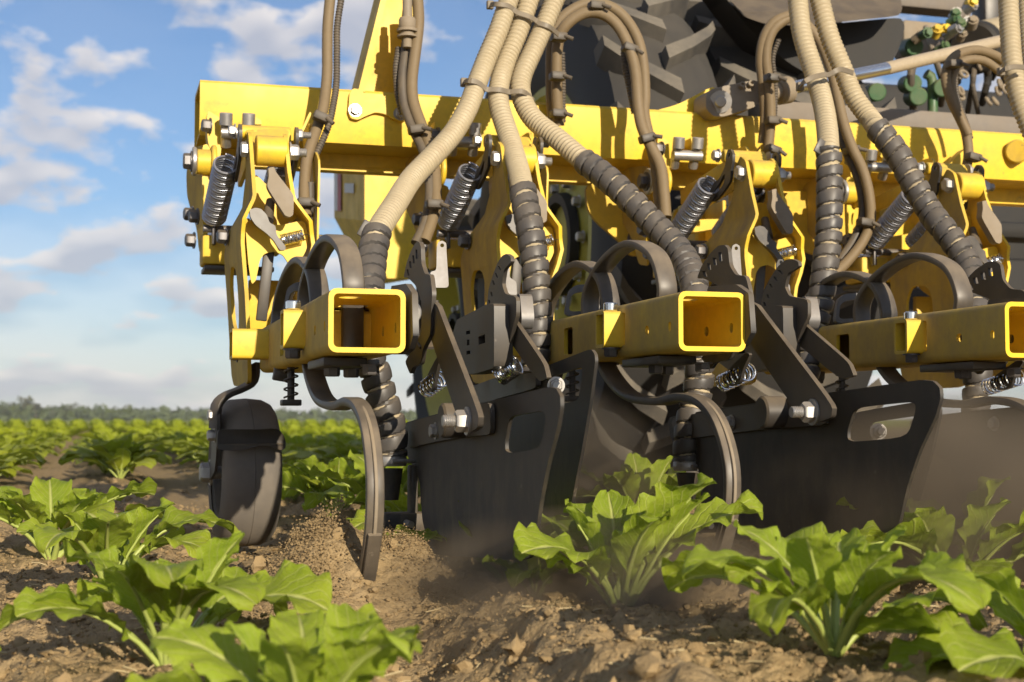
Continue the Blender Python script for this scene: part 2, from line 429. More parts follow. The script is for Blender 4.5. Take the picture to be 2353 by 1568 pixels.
def ground_h(x, y):
    x = np.asarray(x, float); y = np.asarray(y, float)
    near = np.clip((14-np.hypot(x-.5, y-1.5))/8, 0, 1)
    ph = (x-ROW)/ROWS*2*np.pi
    h = .012*np.cos(ph)*near                                    # slight ridge along each row
    h = h+near*(.060*fbm(x*2.6, y*2.2, 3, 3)+.040*fbm(x*11, y*9, 11, 3)+.026*fbm(x*34, y*30, 23, 2)+.030*np.abs(fbm(x*75, y*75, 5, 2)))
    rut = np.exp(-((x-.27)/.075)**2)*(y > 2.6)*near              # the flattened track of the gauge wheel
    h = h*(1-.85*rut)-.008*rut
    for tx, ty in TINES:                                         # furrow and loosened ridge behind each tine
        dx = x-tx; b = 1/(1+np.exp((y-ty+.22)*30))
        h = h+near*b*(-.030*np.exp(-(dx/.05)**2)+.030*np.exp(-((np.abs(dx)-.12)/.05)**2))
        k = .095 if tx < .4 else .055
        h = h+k*np.exp(-((dx+.035)/.085)**2-((y-ty-.05)/.11)**2)+.6*k*np.exp(-((dx-.075)/.07)**2-((y-ty-.05)/.10)**2)
    h = h+.9*np.clip((y-150)/400, 0, 1)**1.4*(.6+.8*fbm(x*.004, y*.004, 9, 3))*2.0
    return h
def axis_coords(lo, a, b, hi, d, grow):
    c = list(np.arange(a, b, d)); s = d; p = c[0]
    L = []
    while p > lo: s *= grow; p -= s; L.append(p)
    s = d; p = c[-1]; R = []
    while p < hi: s *= grow; p += s; R.append(p)
    return np.array(L[::-1]+c+R)
def grid_mesh(name, X, Y, Z, mat):
    ny, nx = X.shape; me = bpy.data.meshes.new(name)
    v = np.stack([X, Y, Z], -1).reshape(-1, 3); i = np.arange((ny-1)*(nx-1)); r, c = i//(nx-1), i % (nx-1)
    a = r*nx+c; q = np.stack([a, a+1, a+nx+1, a+nx], 1)
    np_mesh(me, v, q); me.materials.append(M[mat]); me.shade_smooth(); return me
def np_mesh(me, v, q):
    k = q.shape[1]; me.vertices.add(len(v)); me.vertices.foreach_set('co', np.ascontiguousarray(v, np.float32).ravel())
    me.loops.add(q.size); me.loops.foreach_set('vertex_index', np.ascontiguousarray(q, np.int32).ravel())
    me.polygons.add(len(q)); me.polygons.foreach_set('loop_start', np.arange(0, q.size, k, dtype=np.int32))
    me.update(calc_edges=True); me.validate()
gx = axis_coords(-900, -1.0, 2.6, 1500, .0125, 1.09); gy = axis_coords(-40, .75, 4.0, 1400, .0125, 1.075)
GX, GY = np.meshgrid(gx, gy)
o = bpy.data.objects.new('ground', grid_mesh('ground', GX, GY, ground_h(GX, GY), 'soil')); C.objects.link(o)
tag(o, 'dry brown field soil, hoed and crumbly, green with crop far off', kind='structure')

def ico(k):
    bm = bmesh.new(); bmesh.ops.create_icosphere(bm, subdivisions=k, radius=1)
    r = (np.array([v.co for v in bm.verts]), np.array([[v.index for v in f.verts] for f in bm.faces])); bm.free(); return r
def clods(name, P, R, mat, seed, label, stretch=None, sub=1):
    v0, f0 = ico(sub); rs = np.random.RandomState(seed); n = len(P)
    V = np.repeat(v0[None], n, 0)*(1+(.56 if sub == 1 else .34)*(rs.rand(n, len(v0), 1)-.5))
    if sub > 1:
        k = rs.randn(n, 1, 3)*2.2; V = V*(1+.28*np.sin((np.repeat(v0[None], n, 0)*k).sum(-1, keepdims=True)*2+rs.rand(n, 1, 1)*6))
    sc = R[:, None]*(.65+.7*rs.rand(n, 3)); sc[:, 2] *= .8
    V = V*sc[:, None, :]
    a = rs.rand(n)*6.283; ca, sa = np.cos(a), np.sin(a)
    if stretch is None:
        x = V[..., 0]*ca[:, None]-V[..., 1]*sa[:, None]; y = V[..., 0]*sa[:, None]+V[..., 1]*ca[:, None]; V = np.stack([x, y, V[..., 2]], -1)
    V = V+P[:, None, :]
    F = (f0[None]+np.arange(n)[:, None, None]*len(v0)).reshape(-1, 3)
    me = bpy.data.meshes.new(name); np_mesh(me, V.reshape(-1, 3), F); me.materials.append(M[mat])
    me.shade_smooth(); me.set_sharp_from_angle(angle=math.radians(38))
    o = bpy.data.objects.new(name, me); C.objects.link(o); return tag(o, label, kind='stuff')
rs = np.random.RandomState(4)
def spots(n, y0, y1, xlo=-80, xhi=2430):
    # even cover of the near field: positions on the ground within the camera's field of view
    px = xlo+(xhi-xlo)*rs.rand(n); py = y0+(y1-y0)*rs.rand(n); u = (px-1176.5)/FPX; v = -(py-784.1)/FPX
    d = math.cos(PITCH)-v*math.sin(PITCH); z = math.sin(PITCH)+v*math.cos(PITCH); X = u*math.cos(YAW)+d*math.sin(YAW); Y = -u*math.sin(YAW)+d*math.cos(YAW)
    k = -CAMZ/z; return X*k, Y*k
x, y = spots(60000, 1150, 1640); r = (.0005+.0030*rs.rand(len(x))**4)*np.clip(y/1.7, .7, 1.5)
clods('soil_crumbs', np.stack([x, y, ground_h(x, y)+r*.2], 1), r, 'clod', 1, 'loose brown crumbs of soil lying over the field')
x, y = spots(900, 1120, 1660); r = (.004+.009*rs.rand(len(x))**2.5)
clods('soil_clods', np.stack([x, y, ground_h(x, y)+r*.1], 1), r, 'clod', 2, sub=2, label='bigger brown clods of soil lying between the rows')
# soil thrown up by the front tine: crumbs caught in flight just above the heap
n = 26000; side = np.where(rs.rand(n) < .62, -1, 1); t = rs.rand(n)**.75
x = .334+side*(.012+.21*t*(.3+.7*rs.rand(n))); y = 1.90-.10*t+.075*rs.randn(n)*(.5+t)
g0 = ground_h(x, y); z = g0+(.002+.034*(1-t)*np.where(side < 0, 1, .7))*rs.rand(n)**3
r = .0003+.0015*rs.rand(n)**4
clods('thrown_soil', np.stack([x, y, z], 1), r, 'clod', 3, 'brown soil crumbs thrown up around the front tine')

# bits of dry straw and root lying about
def straw():
    x, y = spots(420, 1150, 1640); rs2 = np.random.RandomState(31); gs = []
    for X, Y in zip(x, y):
        a = rs2.rand()*6.28; L = .008+.022*rs2.rand(); z = float(ground_h(X, Y))+.003; d = Vector((math.cos(a), math.sin(a), rs2.uniform(-.25, .35)))*L
        p = Vector((X, Y, z)); gs.append(sweep([p-d*.5, p+Vector((0, 0, .002*rs2.rand())), p+d*.5], .0005+.0006*rs2.rand(), 4))
    o = obj('straw_bits', join(*gs), 'straw', smooth=0); tag(o, 'dry straw and root bits scattered on the soil', kind='stuff')
straw()

# ------------------------------------------------------------------ the main toolbar
def solid_beam(prof, inner, x0, x1, depth):
    """profile in (y,z) swept along x, the left end hollow"""
    n = len(prof); g = []
    v = [(x0,)+p for p in prof]+[(x1,)+p for p in prof]+[(x0,)+p for p in inner]+[(x0+depth,)+p for p in inner]; f = []
    for i in range(n):
        j = (i+1) % n; f += [(i, j, n+j, n+i), (i, j, 2*n+j, 2*n+i), (2*n+i, 2*n+j, 3*n+j, 3*n+i)]
    f += [tuple(n+i for i in range(n)), tuple(3*n+i for i in range(n))]
    return v, f
toolbar = empty('toolbar', (1.6, 3.12, .81))
tag(toolbar, 'long yellow toolbar beam carrying the row units, its left end open', 'toolbar')
YB = 3.05; zt = at(460, 183, YB).z; xl = at(460, 183, YB).x
prof = [(YB+.004, zt), (YB, zt-.006), (YB, zt-.071), (YB+.010, zt-.118), (YB+.125, zt-.121), (YB+.125, zt-.158), (YB+.165, zt-.158), (YB+.170, zt-.150), (YB+.170, zt-.006), (YB+.164, zt)]
cy = YB+.085; cz = zt-.075
inner = [(cy+(a-cy)*.90, cz+(b-cz)*.88) for a, b in prof]
bm_g = solid_beam(prof, inner, xl, 3.4, .5)
obj('beam', bm_g, 'yellow', toolbar)
# mast bolted to the beam
base = rounded([(803, 215), (812, 203), (835, 208), (838, 232), (870, 226), (905, 214), (925, 226), (935, 240), (936, 272), (925, 280), (905, 275), (885, 262), (862, 258), (838, 268), (822, 276), (806, 272), (801, 258)], 3, .3)
plate = obj('mast_base', pxY([base], YB-.012, .011), 'yellow', toolbar)
for x, y in ((816, 254), (919, 262)): obj('bolt', hexbolt(at(x, y, YB-.012), (0, -1, 0), .0115), 'steel', toolbar)
mast = [(822, 215), (838, 219), (893, -60), (880, -60)]
obj('mast_flange', pxY([[(824, 206), (838, 212), (905, -70), (892, -70)]], YB-.01, .13), 'yellow', toolbar)
obj('mast_web', pxY([[(838, 212), (925, 225), (960, -70), (900, -70)]], YB+.06, .012), 'yellow', toolbar)
obj('mast_flange', pxY([[(921, 222), (930, 224), (968, -70), (958, -70)]], YB-.01, .13), 'yellow', toolbar)
# lug for the folding cylinder
lug = rounded([(1480, 262), (1560, 240), (1625, 205), (1640, 200), (1668, 230), (1668, 275), (1600, 285)], 3, .25)
obj('cylinder_lug', prism([lug], lambda a, b: at(a, b, YB+.03), (0, .02, 0)), 'yellow', toolbar)
for k, xx in enumerate((2338,)):
    obj('boss', cyl(at(xx, 348, YB-.03), at(xx, 348, YB), .03, 24, bev=.004), 'yellow', toolbar)
# grey cross beam behind
rear = obj('cross_beam', rbox(((at(1760, 250, 3.6).x+4.0)/2, 3.66, at(2100, 275, 3.6).z), (4.0-at(1760, 250, 3.6).x, .12, .058), .006), 'grey_frame')
tag(rear, 'dusty grey square cross beam just behind the yellow toolbar', 'beam')
# ------------------------------------------------------------------ folding hydraulic cylinder above the bar
hyd = empty('hydraulic_cylinder', tuple(at(1650, 240, 3.02)))
tag(hyd, 'hydraulic cylinder with bare chrome rod lying above the toolbar', 'hydraulic cylinder')
p_eye = at(1650, 233, 3.06); p_rod0 = at(1745, 218, 3.08); p_rod1 = at(2037, 158, 3.17); p_body1 = at(2420, 66, 3.3)
fork = rounded([(1622, 215), (1640, 203), (1732, 184), (1746, 190), (1748, 235), (1735, 246), (1665, 268), (1640, 268), (1622, 250)], 3, .22)
obj('fork_end', pxY([fork], 3.0, .07), 'grey_cap', hyd)
obj('pin', join(cyl(at(1656, 234, 2.998), at(1656, 234, 2.992), .026, 28), cyl(at(1656, 234, 2.992), at(1656, 234, 2.975), .013, 24, bev=.002)), 'steel', hyd)
for x, y in ((1702, 199), (1722, 196)): obj('bolt', hexbolt(at(x, y, 3.0), (0, -1, .2), .0075, socket=True, washer=False), 'grey_cap', hyd)
obj('rod', cyl(p_rod0, p_rod1, .0160, 28), 'chrome', hyd)
obj('rod_collar', join(cyl(at(1745, 219, 3.08), at(1800, 208, 3.09), .021, 24), cyl(at(1785, 211, 3.09), at(1815, 206, 3.1), .033, 28, bev=.006)), 'grey_cap', hyd)
obj('dusty_rod', cyl(p_rod1, p_body1, .0166, 32, bev=.001), 'rod_dust', hyd)

# ------------------------------------------------------------------ hoeing row unit (surveyed on the leftmost one)
U0 = Vector((.334, 1.815, .3704)); TW, TH = .101, .083
unit = empty('hoe_row_unit', U0)
def tube_mesh():
    L = .80; bm = bmesh.new()
    outer = rrect(TW, TH, .011, 4); inn = rrect(TW-.0135, TH-.0135, .006, 4); n = len(outer)
    def ring(pr, y): return [bm.verts.new((U0.x+a, U0.y+y, U0.z+b)) for a, b in pr]
    o0, o1, i0, i1 = ring(outer, 0), ring(outer, L), ring(inn, 0), ring(inn, L)
    for k in range(n):
        j = (k+1) % n
        bm.faces.new((o0[k], o0[j], o1[j], o1[k])); bm.faces.new((i0[k], i1[k], i1[j], i0[j]))
        bm.faces.new((o0[k], i0[k], i0[j], o0[j])); bm.faces.new((o1[k], o1[j], i1[j], i1[k]))
    bmesh.ops.recalc_face_normals(bm, faces=bm.faces[:])
    me = bpy.data.meshes.new('tool_tube'); bm.to_mesh(me); bm.free()
    # holes: real openings cut by boolean
    cut = []
    lx = U0.x-TW/2; rx = U0.x+TW/2; uz = U0.z
    def slotx(y, z, w, h, both=True):
        pr = rrect(w, h, min(w, h)*(.45 if w < .03 else .12), 4)
        for X in ((lx, rx) if both else (lx,)):
            cut.append(([(X-.012, U0.y+y+a, uz+z+b) for a, b in pr]+[(X+.012, U0.y+y+a, uz+z+b) for a, b in pr], None))
    slotx(.032, -.006, .010, .014); slotx(.118, -.006, .015, .014); slotx(.479, -.002, .046, .046); slotx(.225, .002, .034, .050)
    def holez(y, x, rx_, ry_):
        pr = circ((0, 0), rx_, ry_, 20); Z = uz+TH/2
        cut.append(([(U0.x+x+a, U0.y+y+b, Z-.012) for a, b in pr]+[(U0.x+x+a, U0.y+y+b, Z+.012) for a, b in pr], None))
    holez(.06, -.012, .016, .016); holez(.03, -.03, .003, .003); holez(.03, .022, .003, .003); holez(.09, .01, .003, .003)
    for s in (1, -1):                                  # the slots the coil tine passes through
        pr = rrect(.040, .036, .005, 2); Z = uz+s*TH/2
        for yy, xx in (((.20, .016), (.46, -.012)) if s > 0 else ((.395, -.012),)):
            cut.append(([(U0.x+xx+a, U0.y+yy+b, Z-.012) for a, b in pr]+[(U0.x+xx+a, U0.y+yy+b, Z+.012) for a, b in pr], None))
    vs, fs = [], []
    for v, _ in cut:
        k = len(v)//2; b0 = len(vs); vs += v
        fs.append(tuple(b0+i for i in range(k))); fs.append(tuple(b0+k+i for i in range(k-1, -1, -1)))
        for i in range(k): j = (i+1) % k; fs.append((b0+i, b0+k+i, b0+k+j, b0+j))
    cm = bpy.data.meshes.new('cut'); cm.from_pydata(vs, [], fs)
    b2 = bmesh.new(); b2.from_mesh(cm); bmesh.ops.recalc_face_normals(b2, faces=b2.faces[:]); b2.to_mesh(cm); b2.free()
    oa = bpy.data.objects.new('tmp_a', me); ob = bpy.data.objects.new('tmp_b', cm); C.objects.link(oa); C.objects.link(ob)
    md = oa.modifiers.new('b', 'BOOLEAN'); md.operation = 'DIFFERENCE'; md.object = ob; md.solver = 'EXACT'
    dg = bpy.context.evaluated_depsgraph_get(); dg.update(); res = bpy.data.meshes.new_from_object(oa.evaluated_get(dg))
    bpy.data.objects.remove(oa); bpy.data.objects.remove(ob); bpy.data.meshes.remove(me); bpy.data.meshes.remove(cm)
    res.name = 'tool_tube'; res.materials.clear(); res.materials.append(M['yellow_dusty']); res.materials.append(M['yellow_clean'])
    for p in res.polygons:
        p.material_index = 1 if (p.normal.y < -.9 and p.center.y < U0.y+.002) else 0
        c = p.center
        if abs(c.x-U0.x) < TW/2-.0062 and abs(c.z-U0.z) < TH/2-.0062: p.material_index = 1
    res.shade_smooth(); res.set_sharp_from_angle(angle=math.radians(32)); return res
tube = obj('tool_tube', tube_mesh(), None, unit)
# stub tubes for the side arms, with their clamp bolts
for (y, z, w, h, l) in ((2.053-U0.y, .002, .040, .056, .030), (2.505-U0.y, .004, .058, .052, .062)):
    cx = U0.x-TW/2; pr = rrect(w, h, .006, 3); pi_ = rrect(w-.010, h-.010, .003, 3); n_ = len(pr)
    v = [(cx-l, U0.y+y+a, U0.z+z+b) for a, b in pr]+[(cx+.12, U0.y+y+a, U0.z+z+b) for a, b in pr]+[(cx-l, U0.y+y+a, U0.z+z+b) for a, b in pi_]+[(cx+.12, U0.y+y+a, U0.z+z+b) for a, b in pi_]
    f = []
    for i in range(n_): j = (i+1) % n_; f += [(i, j, n_+j, n_+i), (2*n_+i, 3*n_+i, 3*n_+j, 2*n_+j), (i, 2*n_+i, 2*n_+j, j)]
    st = obj('arm_stub', (v, f), 'yellow', unit)
    if w < .05:
        obj('clamp_bolt', cyl((cx-l*.5, U0.y+y-.008, U0.z+z-h/2-.012), (cx-l*.5, U0.y+y-.008, U0.z+z+h/2+.012), .006, 16), 'steel', st)
        obj('bolt_head', join(cyl((cx-l*.5, U0.y+y-.008, U0.z+z+h/2), (cx-l*.5, U0.y+y-.008, U0.z+z+h/2+.013), .011, 20, bev=.0015)), 'chrome', st)
        obj('nut', hexbolt((cx-l*.5, U0.y+y-.008, U0.z+z-h/2), (0, 0, -1), .011, .012), 'dark_bolt', st)
obj('bolt', hexbolt((U0.x-TW/2-.045, 2.56, U0.z-.01), (-1, 0, 0), .012), 'dark_bolt', unit)
# coil tine
tp = [(.352, 2.03, .338), (.352, 2.03, .40), (.351, 2.02, .44), (.347, 2.05, .49), (.339, 2.13, .5165), (.331, 2.22, .50), (.325, 2.29, .455), (.322, 2.285, .40), (.321, 2.23, .345), (.321, 2.18, .305), (.323, 2.10, .272), (.327, 1.99, .262), (.330, 1.91, .267), (.332, 1.84, .257), (.334, 1.79, .225), (.334, 1.757, .17), (.334, 1.762, .11), (.334, 1.80, .05), (.334, 1.86, -.05), (.334, 1.90, -.15)]
pr_t = rrect(.032, .0125, .004, 2)
tine = obj('spring_tine', bar(spline(tp, .008), pr_t, (1, 0, 0), lambda u: 1.0 if u < .45 else max(.72, 1-.28*(u-.45)/.2)), 'tine_steel', unit)
leg = [p for p in tp if p[2] < .27][4:]
obj('tine_rib', bar(spline([(p[0], p[1]-.007, p[2]) for p in tp[12:]], .008), rrect(.005, .0076, .002, 2), (1, 0, 0)), 'grey_cap', tine)
obj('tine_tip', bar(spline([(.334, 1.755, .10), (.334, 1.79, .045), (.334, 1.855, -.05), (.334, 1.90, -.15)], .01), rrect(.017, .006, .002, 2), (1, 0, 0)), 'tine_steel', tine)
tp2 = [(x-.018, y+.20, z-.012) for x, y, z in tp[:9]]+[(.300, 2.43, .31)]
obj('spring_tine', bar(spline(tp2, .010), pr_t, (1, 0, 0)), 'tine_steel', unit)
# under-tube plate, bolts and small pressure spring
obj('clamp_plate', rbox((U0.x-.012, U0.y+.17, U0.z-TH/2-.008), (.060, .15, .012), .002), 'black_steel', unit)
for dx, dy in ((-.02, .16), (.014, .20), (.02, .08)): obj('bolt', hexbolt((U0.x+dx, U0.y+dy, U0.z-TH/2-.012), (0, 0, -1), .0115, .012), 'dark_bolt', unit)
ps = Vector((U0.x-.03, U0.y+.52, U0.z-TH/2)); obj('pressure_spring', join(helix(ps, ps-Vector((0, 0, .05)), .011, .0016, 3.5, ends=False), cyl(ps, ps-Vector((0, 0, .055)), .006), rbox(ps-Vector((0, 0, .058)), (.032, .03, .010), .002)), 'black_steel', unit)
# lifting eye standing on the tube
eye_o = rounded([(1917, 745), (1926, 688), (1941, 676), (1975, 673), (1985, 681), (1993, 737)], 3, .25)
eye_i = rounded([(1928, 734), (1930, 702), (1940, 693), (1972, 687), (1976, 693), (1974, 731)], 3, .25)
dU2 = Vector((1.007, 0, .0061)); ye = 2.33
obj('lifting_eye', move(prism([eye_o, eye_i[::-1]], lambda a, b: at(a, b, ye), (.004, .016, 0)), -dU2), 'tab_steel', unit)
# yoke: two flared side plates carrying the pivot sleeve
def plate_x(loops, xf, t): return prism(loops, lambda y, z: (U0.x+xf(y, z), U0.y+y, U0.z+z), (t, 0, 0))
def interp(z, tab):
    for (z0, a), (z1, b) in zip(tab, tab[1:]):
        if z >= z1: return a+(b-a)*(z0-z)/(z0-z1) if z <= z0 else a
    return tab[-1][1]
def dense(pts, d=.02):
    out = []; n = len(pts)
    for i in range(n):
        a, b = Vector(pts[i]), Vector(pts[(i+1) % n]); k = max(1, int((b-a).length/d))
        out += [tuple(a.lerp(b, j/k)) for j in range(k)]
    return out
yl = [(.826, .398), (.810, .331), (.792, .284), (.795, .239), (.806, .215), (.800, .12), (.79, .03), (.80, -.055), (.83, -.062), (1.00, -.062), (1.03, -.04), (1.05, .10), (1.05, .197), (1.03, .219), (.946, .282), (.89, .335), (.876, .39), (.85, .412)]
slot = [(.90, .16), (.97, .17), (1.0, .13), (.99, .06), (.93, .03), (.90, .06)]
xl_ = lambda y, z: interp(z, [(.41, -.066), (.33, -.062), (.28, -.060), (.24, -.078), (.20, -.080), (.10, -.072), (-.07, -.064)])-.05*max(0, y-.86)
xr_ = lambda y, z: interp(z, [(.41, -.008), (.33, -.002), (.28, .004), (.24, .036), (.19, .044), (.13, .020), (-.07, .018)])+.10*max(0, y-.83)
obj('yoke_plate', plate_x([dense(rounded(yl, 2, .2)), dense(rounded(slot, 3, .35))[::-1]], lambda y, z: xl_(y, z)-.007, .007), 'yellow_dusty', unit)
yr = [p for p in yl]
obj('yoke_plate', plate_x([dense(rounded([(y, max(z, -.0)) for y, z in yl if z > -.05 or y < .81], 2, .2))], xr_, .007), 'yellow', unit)
web = rounded([(563, 508), (600, 500), (640, 520), (700, 505), (708, 545), (704, 575), (690, 600), (682, 628), (672, 640), (663, 606), (650, 586), (630, 578), (608, 583), (597, 598), (592, 625), (588, 645), (578, 655), (570, 600)], 3, .3)
obj('yoke_web', pxY([web], 2.645, .006), 'yellow', unit)
obj('yoke_web', pxY([rounded([(586, 400), (600, 412), (612, 425), (640, 420), (662, 430), (690, 500), (640, 525), (575, 520), (580, 440)], 3, .3)], 2.70, .006), 'yellow', unit)
obj('yoke_bridge', rbox((U0.x-.005, 2.84, U0.z+.10), (.09, .012, .10), .003), 'yellow', unit)
obj('depth_strip', xform(rbox((0, 0, 0), (.020, .010, .16), .002), Matrix.Translation(at(611, 640, 2.66)) @ Matrix.Rotation(.10, 4, 'Y')), 'black_steel', unit)
sl0, sl1 = at(587, 346, 2.66), at(658, 350, 2.66); sl1.y = sl0.y = 2.66; sl1.z = sl0.z
obj('pivot_sleeve', cyl(sl0, sl1, .0285, 36, bev=.002), 'yellow', unit)
obj('bolt', hexbolt(at(580, 345, 2.66)-Vector((.006, 0, 0)), (-1, 0, 0), .0145, .013), 'steel', unit)
obj('nut', hexbolt(at(664, 350, 2.66), (1, 0, 0), .0150, .016, thread=.014), 'steel', unit)
u0, u1 = at(553, 303, 2.74), at(667, 316, 2.74); u1.z = u0.z
obj('link_sleeve', join(cyl(u0, u1, .0135, 24, bev=.002), prism([rounded([(566, 292), (590, 288), (655, 294), (664, 305), (660, 330), (655, 345), (592, 340), (580, 322), (566, 312)], 3, .3)], lambda a, b: at(a, b, 2.735-.0010*(b-290)), (0, .035, .004))), 'yellow', unit)
obj('bolt', hexbolt(u0-Vector((.010, 0, 0)), (-1, 0, 0), .0115, .011), 'steel', unit)
obj('nut', hexbolt(u1+Vector((.010, 0, 0)), (1, 0, 0), .0115, .012, thread=.016), 'steel', unit)
hang = [(.862, .418), (.872, .425), (.884, .420), (.89, .40), (.905, .385), (.94, .36), (.985, .352), (.990, .340), (.945, .335), (.905, .352), (.872, .372), (.866, .392)]
hang = [(.856, .416), (.866, .428), (.880, .430), (.890, .420), (.893, .398), (.925, .375), (.955, .372), (.965, .362), (.985, .350), (.976, .338), (.950, .330), (.905, .345), (.870, .362), (.866, .385), (.858, .400)]
hole = circ((.874, .417), .005, .005, 10); hole2 = rounded([(.895, .385), (.93, .362), (.955, .352), (.94, .345), (.90, .362)], 2, .3)
for xo in (u0.x-U0.x-.009, u1.x-U0.x+.002):
    obj('spring_hanger', plate_x([rounded(hang, 2, .25), hole[::-1], hole2[::-1]], lambda y, z, xo=xo: xo, .006), 'black_steel', unit)
# main springs
s0, s1 = at(520, 376, 2.755), at(492, 500, 2.90)
obj('main_spring', helix(s0, s1, .0225, .0026, 26, 18, 7, ends=False), 'spring_steel', unit)
obj('main_spring', move(helix(s0, s1, .0225, .0026, 26, 18, 7, ends=False), (u1.x-u0.x+.01, .0, 0)), 'spring_steel', unit)
obj('spring_anchor', join(cyl(s1+Vector((-.02, .01, -.022)), s1+Vector((.16, .01, -.022)), .008, 16), rbox(s1+Vector((0, .005, -.03)), (.008, .02, .05), .002)), 'dark_bolt', unit)
sp0, sp1 = at(646, 553, 2.625), at(697, 541, 2.625)
obj('return_spring', join(helix(sp0, sp1, .0105, .0011, 13, 14, 5, ends=False), sweep([sp1, sp1+Vector((.006, 0, .002)), sp1+Vector((.014, 0, 0))], .0012, 5), helix(sp0+Vector((.002, .03, -.012)), sp1+Vector((-.012, .03, -.008)), .009, .0009, 10, 12, 5, ends=False)), 'chrome', unit)
A_ = crop(700, 200, 1.742)
lev = rounded(A_([(520, 1115), (560, 1100), (600, 1108), (640, 1150), (660, 1205), (700, 1225), (708, 1290), (772, 1370), (768, 1396), (730, 1396), (690, 1330), (640, 1280), (560, 1220), (525, 1165)]), 3, .25)
obj('latch_lever', pxY([lev], 2.60, .012), 'tine_steel', unit)
obj('latch_pin', cyl(at(615, 508, 2.61), at(622, 462, 2.64), .011, 16, .008), 'black_steel', unit)
cap = rounded(A_([(650, 822), (690, 815), (705, 855), (812, 990), (828, 1022), (825, 1150), (800, 1166), (768, 1155), (740, 1112), (640, 955), (655, 880)]), 3, .25)
obj('latch_handle', pxY([cap], 2.585, .020), 'grey_cap', unit)
# parallelogram arms running to the bar bracket
zU, zL = u0.z, at(545, 560, 2.85).z
for xo in (-.052, .012): obj('link_arm', rbox((U0.x+xo, 2.87, zU-.03), (.010, .30, .036), .003, Matrix.Rotation(-.10, 4, 'X')), 'yellow', unit)
low = obj('ribbed_arm', join(rbox((U0.x-.02, 2.87, zL), (.095, .30, .008), .002), rbox((U0.x-.064, 2.87, zL+.016), (.008, .30, .034), .002), rbox((U0.x+.024, 2.87, zL+.016), (.008, .30, .034), .002), *[rbox((U0.x-.02, 2.74+.055*k, zL+.014), (.085, .006, .026), .001) for k in range(6)]), 'yellow', unit)
obj('pivot_shaft', cyl((U0.x-.12, 2.99, zL+.03), (U0.x+.14, 2.99, zL+.03), .0125, 20), 'chrome', unit)
# bracket clamped on the bar
brk = rounded([(1.10, .42), (1.135, .44), (1.15, .50), (1.24, .50), (1.25, .40), (1.235, .25), (1.22, .19), (1.14, .15), (1.10, .18), (1.09, .28), (1.07, .34)], 3, .25)
obj('bracket_cheek', prism([rounded(A_([(130, 680), (205, 660), (235, 760), (215, 980), (200, 1250), (205, 1425), (168, 1415), (150, 1240), (84, 1030), (78, 870), (95, 740)]), 2, .25)], lambda a, b: at(a, b, 3.02+.16*(485-a)/55), (.006, .002, 0)), 'yellow_dusty', unit)
obj('bracket_flange', pxY([rounded(A_([(190, 668), (222, 655), (246, 690), (274, 770), (268, 900), (240, 985), (232, 1250), (240, 1375), (212, 1430), (196, 1420), (190, 1000)]), 2, .25)], 2.99, .012), 'yellow', unit)
for xo, mt in ((.085, 'yellow'),):
    obj('bracket_plate', plate_x([brk], lambda y, z, xo=xo: xo, .008), mt, unit)
brk2 = rounded(A_([(222, 470), (232, 425), (258, 440), (300, 465), (318, 480), (322, 720), (300, 770), (262, 740), (232, 650), (222, 560)]), 3, .25)
obj('bracket_ear', pxY([brk2], 2.99, .05), 'yellow', unit)
obj('bracket_ear', pxY([rounded(A_([(512, 445), (540, 445), (572, 475), (600, 488), (606, 520), (560, 520), (520, 500)]), 3, .25)], 3.0, .04), 'yellow', unit)
b0 = at(456, 372, 2.985)
obj('bracket_boss', join(cyl(b0-Vector((.005, 0, 0)), b0+Vector((.035, 0, 0)), .026, 28, bev=.003), cyl(b0+Vector((.025, 0, 0)), b0+Vector((.036, 0, 0)), .036, 28, bev=.003)), 'yellow', unit)
obj('bushing', cyl(b0-Vector((.013, 0, 0)), b0-Vector((.004, 0, 0)), .030, 28, bev=.002), 'steel', unit)
obj('bolt', hexbolt(b0-Vector((.013, 0, 0)), (-1, 0, 0), .017, .015), 'dark_bolt', unit)
for x, y, yy in ((484, 290, 2.985), (443, 493, 3.0), (455, 498, 2.96), (447, 553, 2.97), (521, 545, 2.80)):
    obj('bolt', hexbolt(at(x, y, yy), (-1, -.15, 0), .0135, .016), 'dark_bolt', unit)
for x, y in ((519, 276), (571, 277)):
    obj('socket_screw', hexbolt(at(x, y+12, 2.955), (0, -.25, .97), .0135, .012, socket=True, washer=False), 'steel', unit)
    obj('clevis', join(cyl(at(x, y+10, 2.96), at(x, y+60, 2.99), .011, 18)), 'steel', unit)
obj('clevis_bar', cyl(at(508, 305, 2.965), at(585, 308, 2.965), .012, 18), 'steel', unit)
obj('bracket_block', rbox((U0.x-.08, 2.96, zL-.005), (.11, .08, .06), .006), 'yellow', unit)
obj('base_plate', rbox((U0.x-.06, 2.97, zL-.042), (.14, .10, .010), .002), 'black_steel', unit)
# hose bracket: tall folded strip to the right of the yoke
hb = rounded([(1.03, .40), (1.16, .46), (1.17, .44), (1.09, .34), (1.09, .16), (1.05, .16), (1.04, .32)], 2, .2)
obj('hose_bracket', plate_x([hb], lambda y, z: .088, .004), 'yellow', unit)
UNITS = [unit]
tag(unit, 'leftmost yellow row unit with open square tool tube, next to the gauge wheel', 'row unit', 'hoe row units along the toolbar')
for dx, dz, lab in ((.485, .0085, 'second yellow row unit from the left, tool tube between two black shields'), (1.007, .0061, 'third yellow row unit from the left, tool tube cut by the right picture edge'), (1.496, .004, 'fourth yellow row unit, only its linkage showing at the right edge')):
    c = copy_tree(unit); c.location = U0+Vector((dx, 0, dz)); c['label'] = lab; UNITS.append(c)

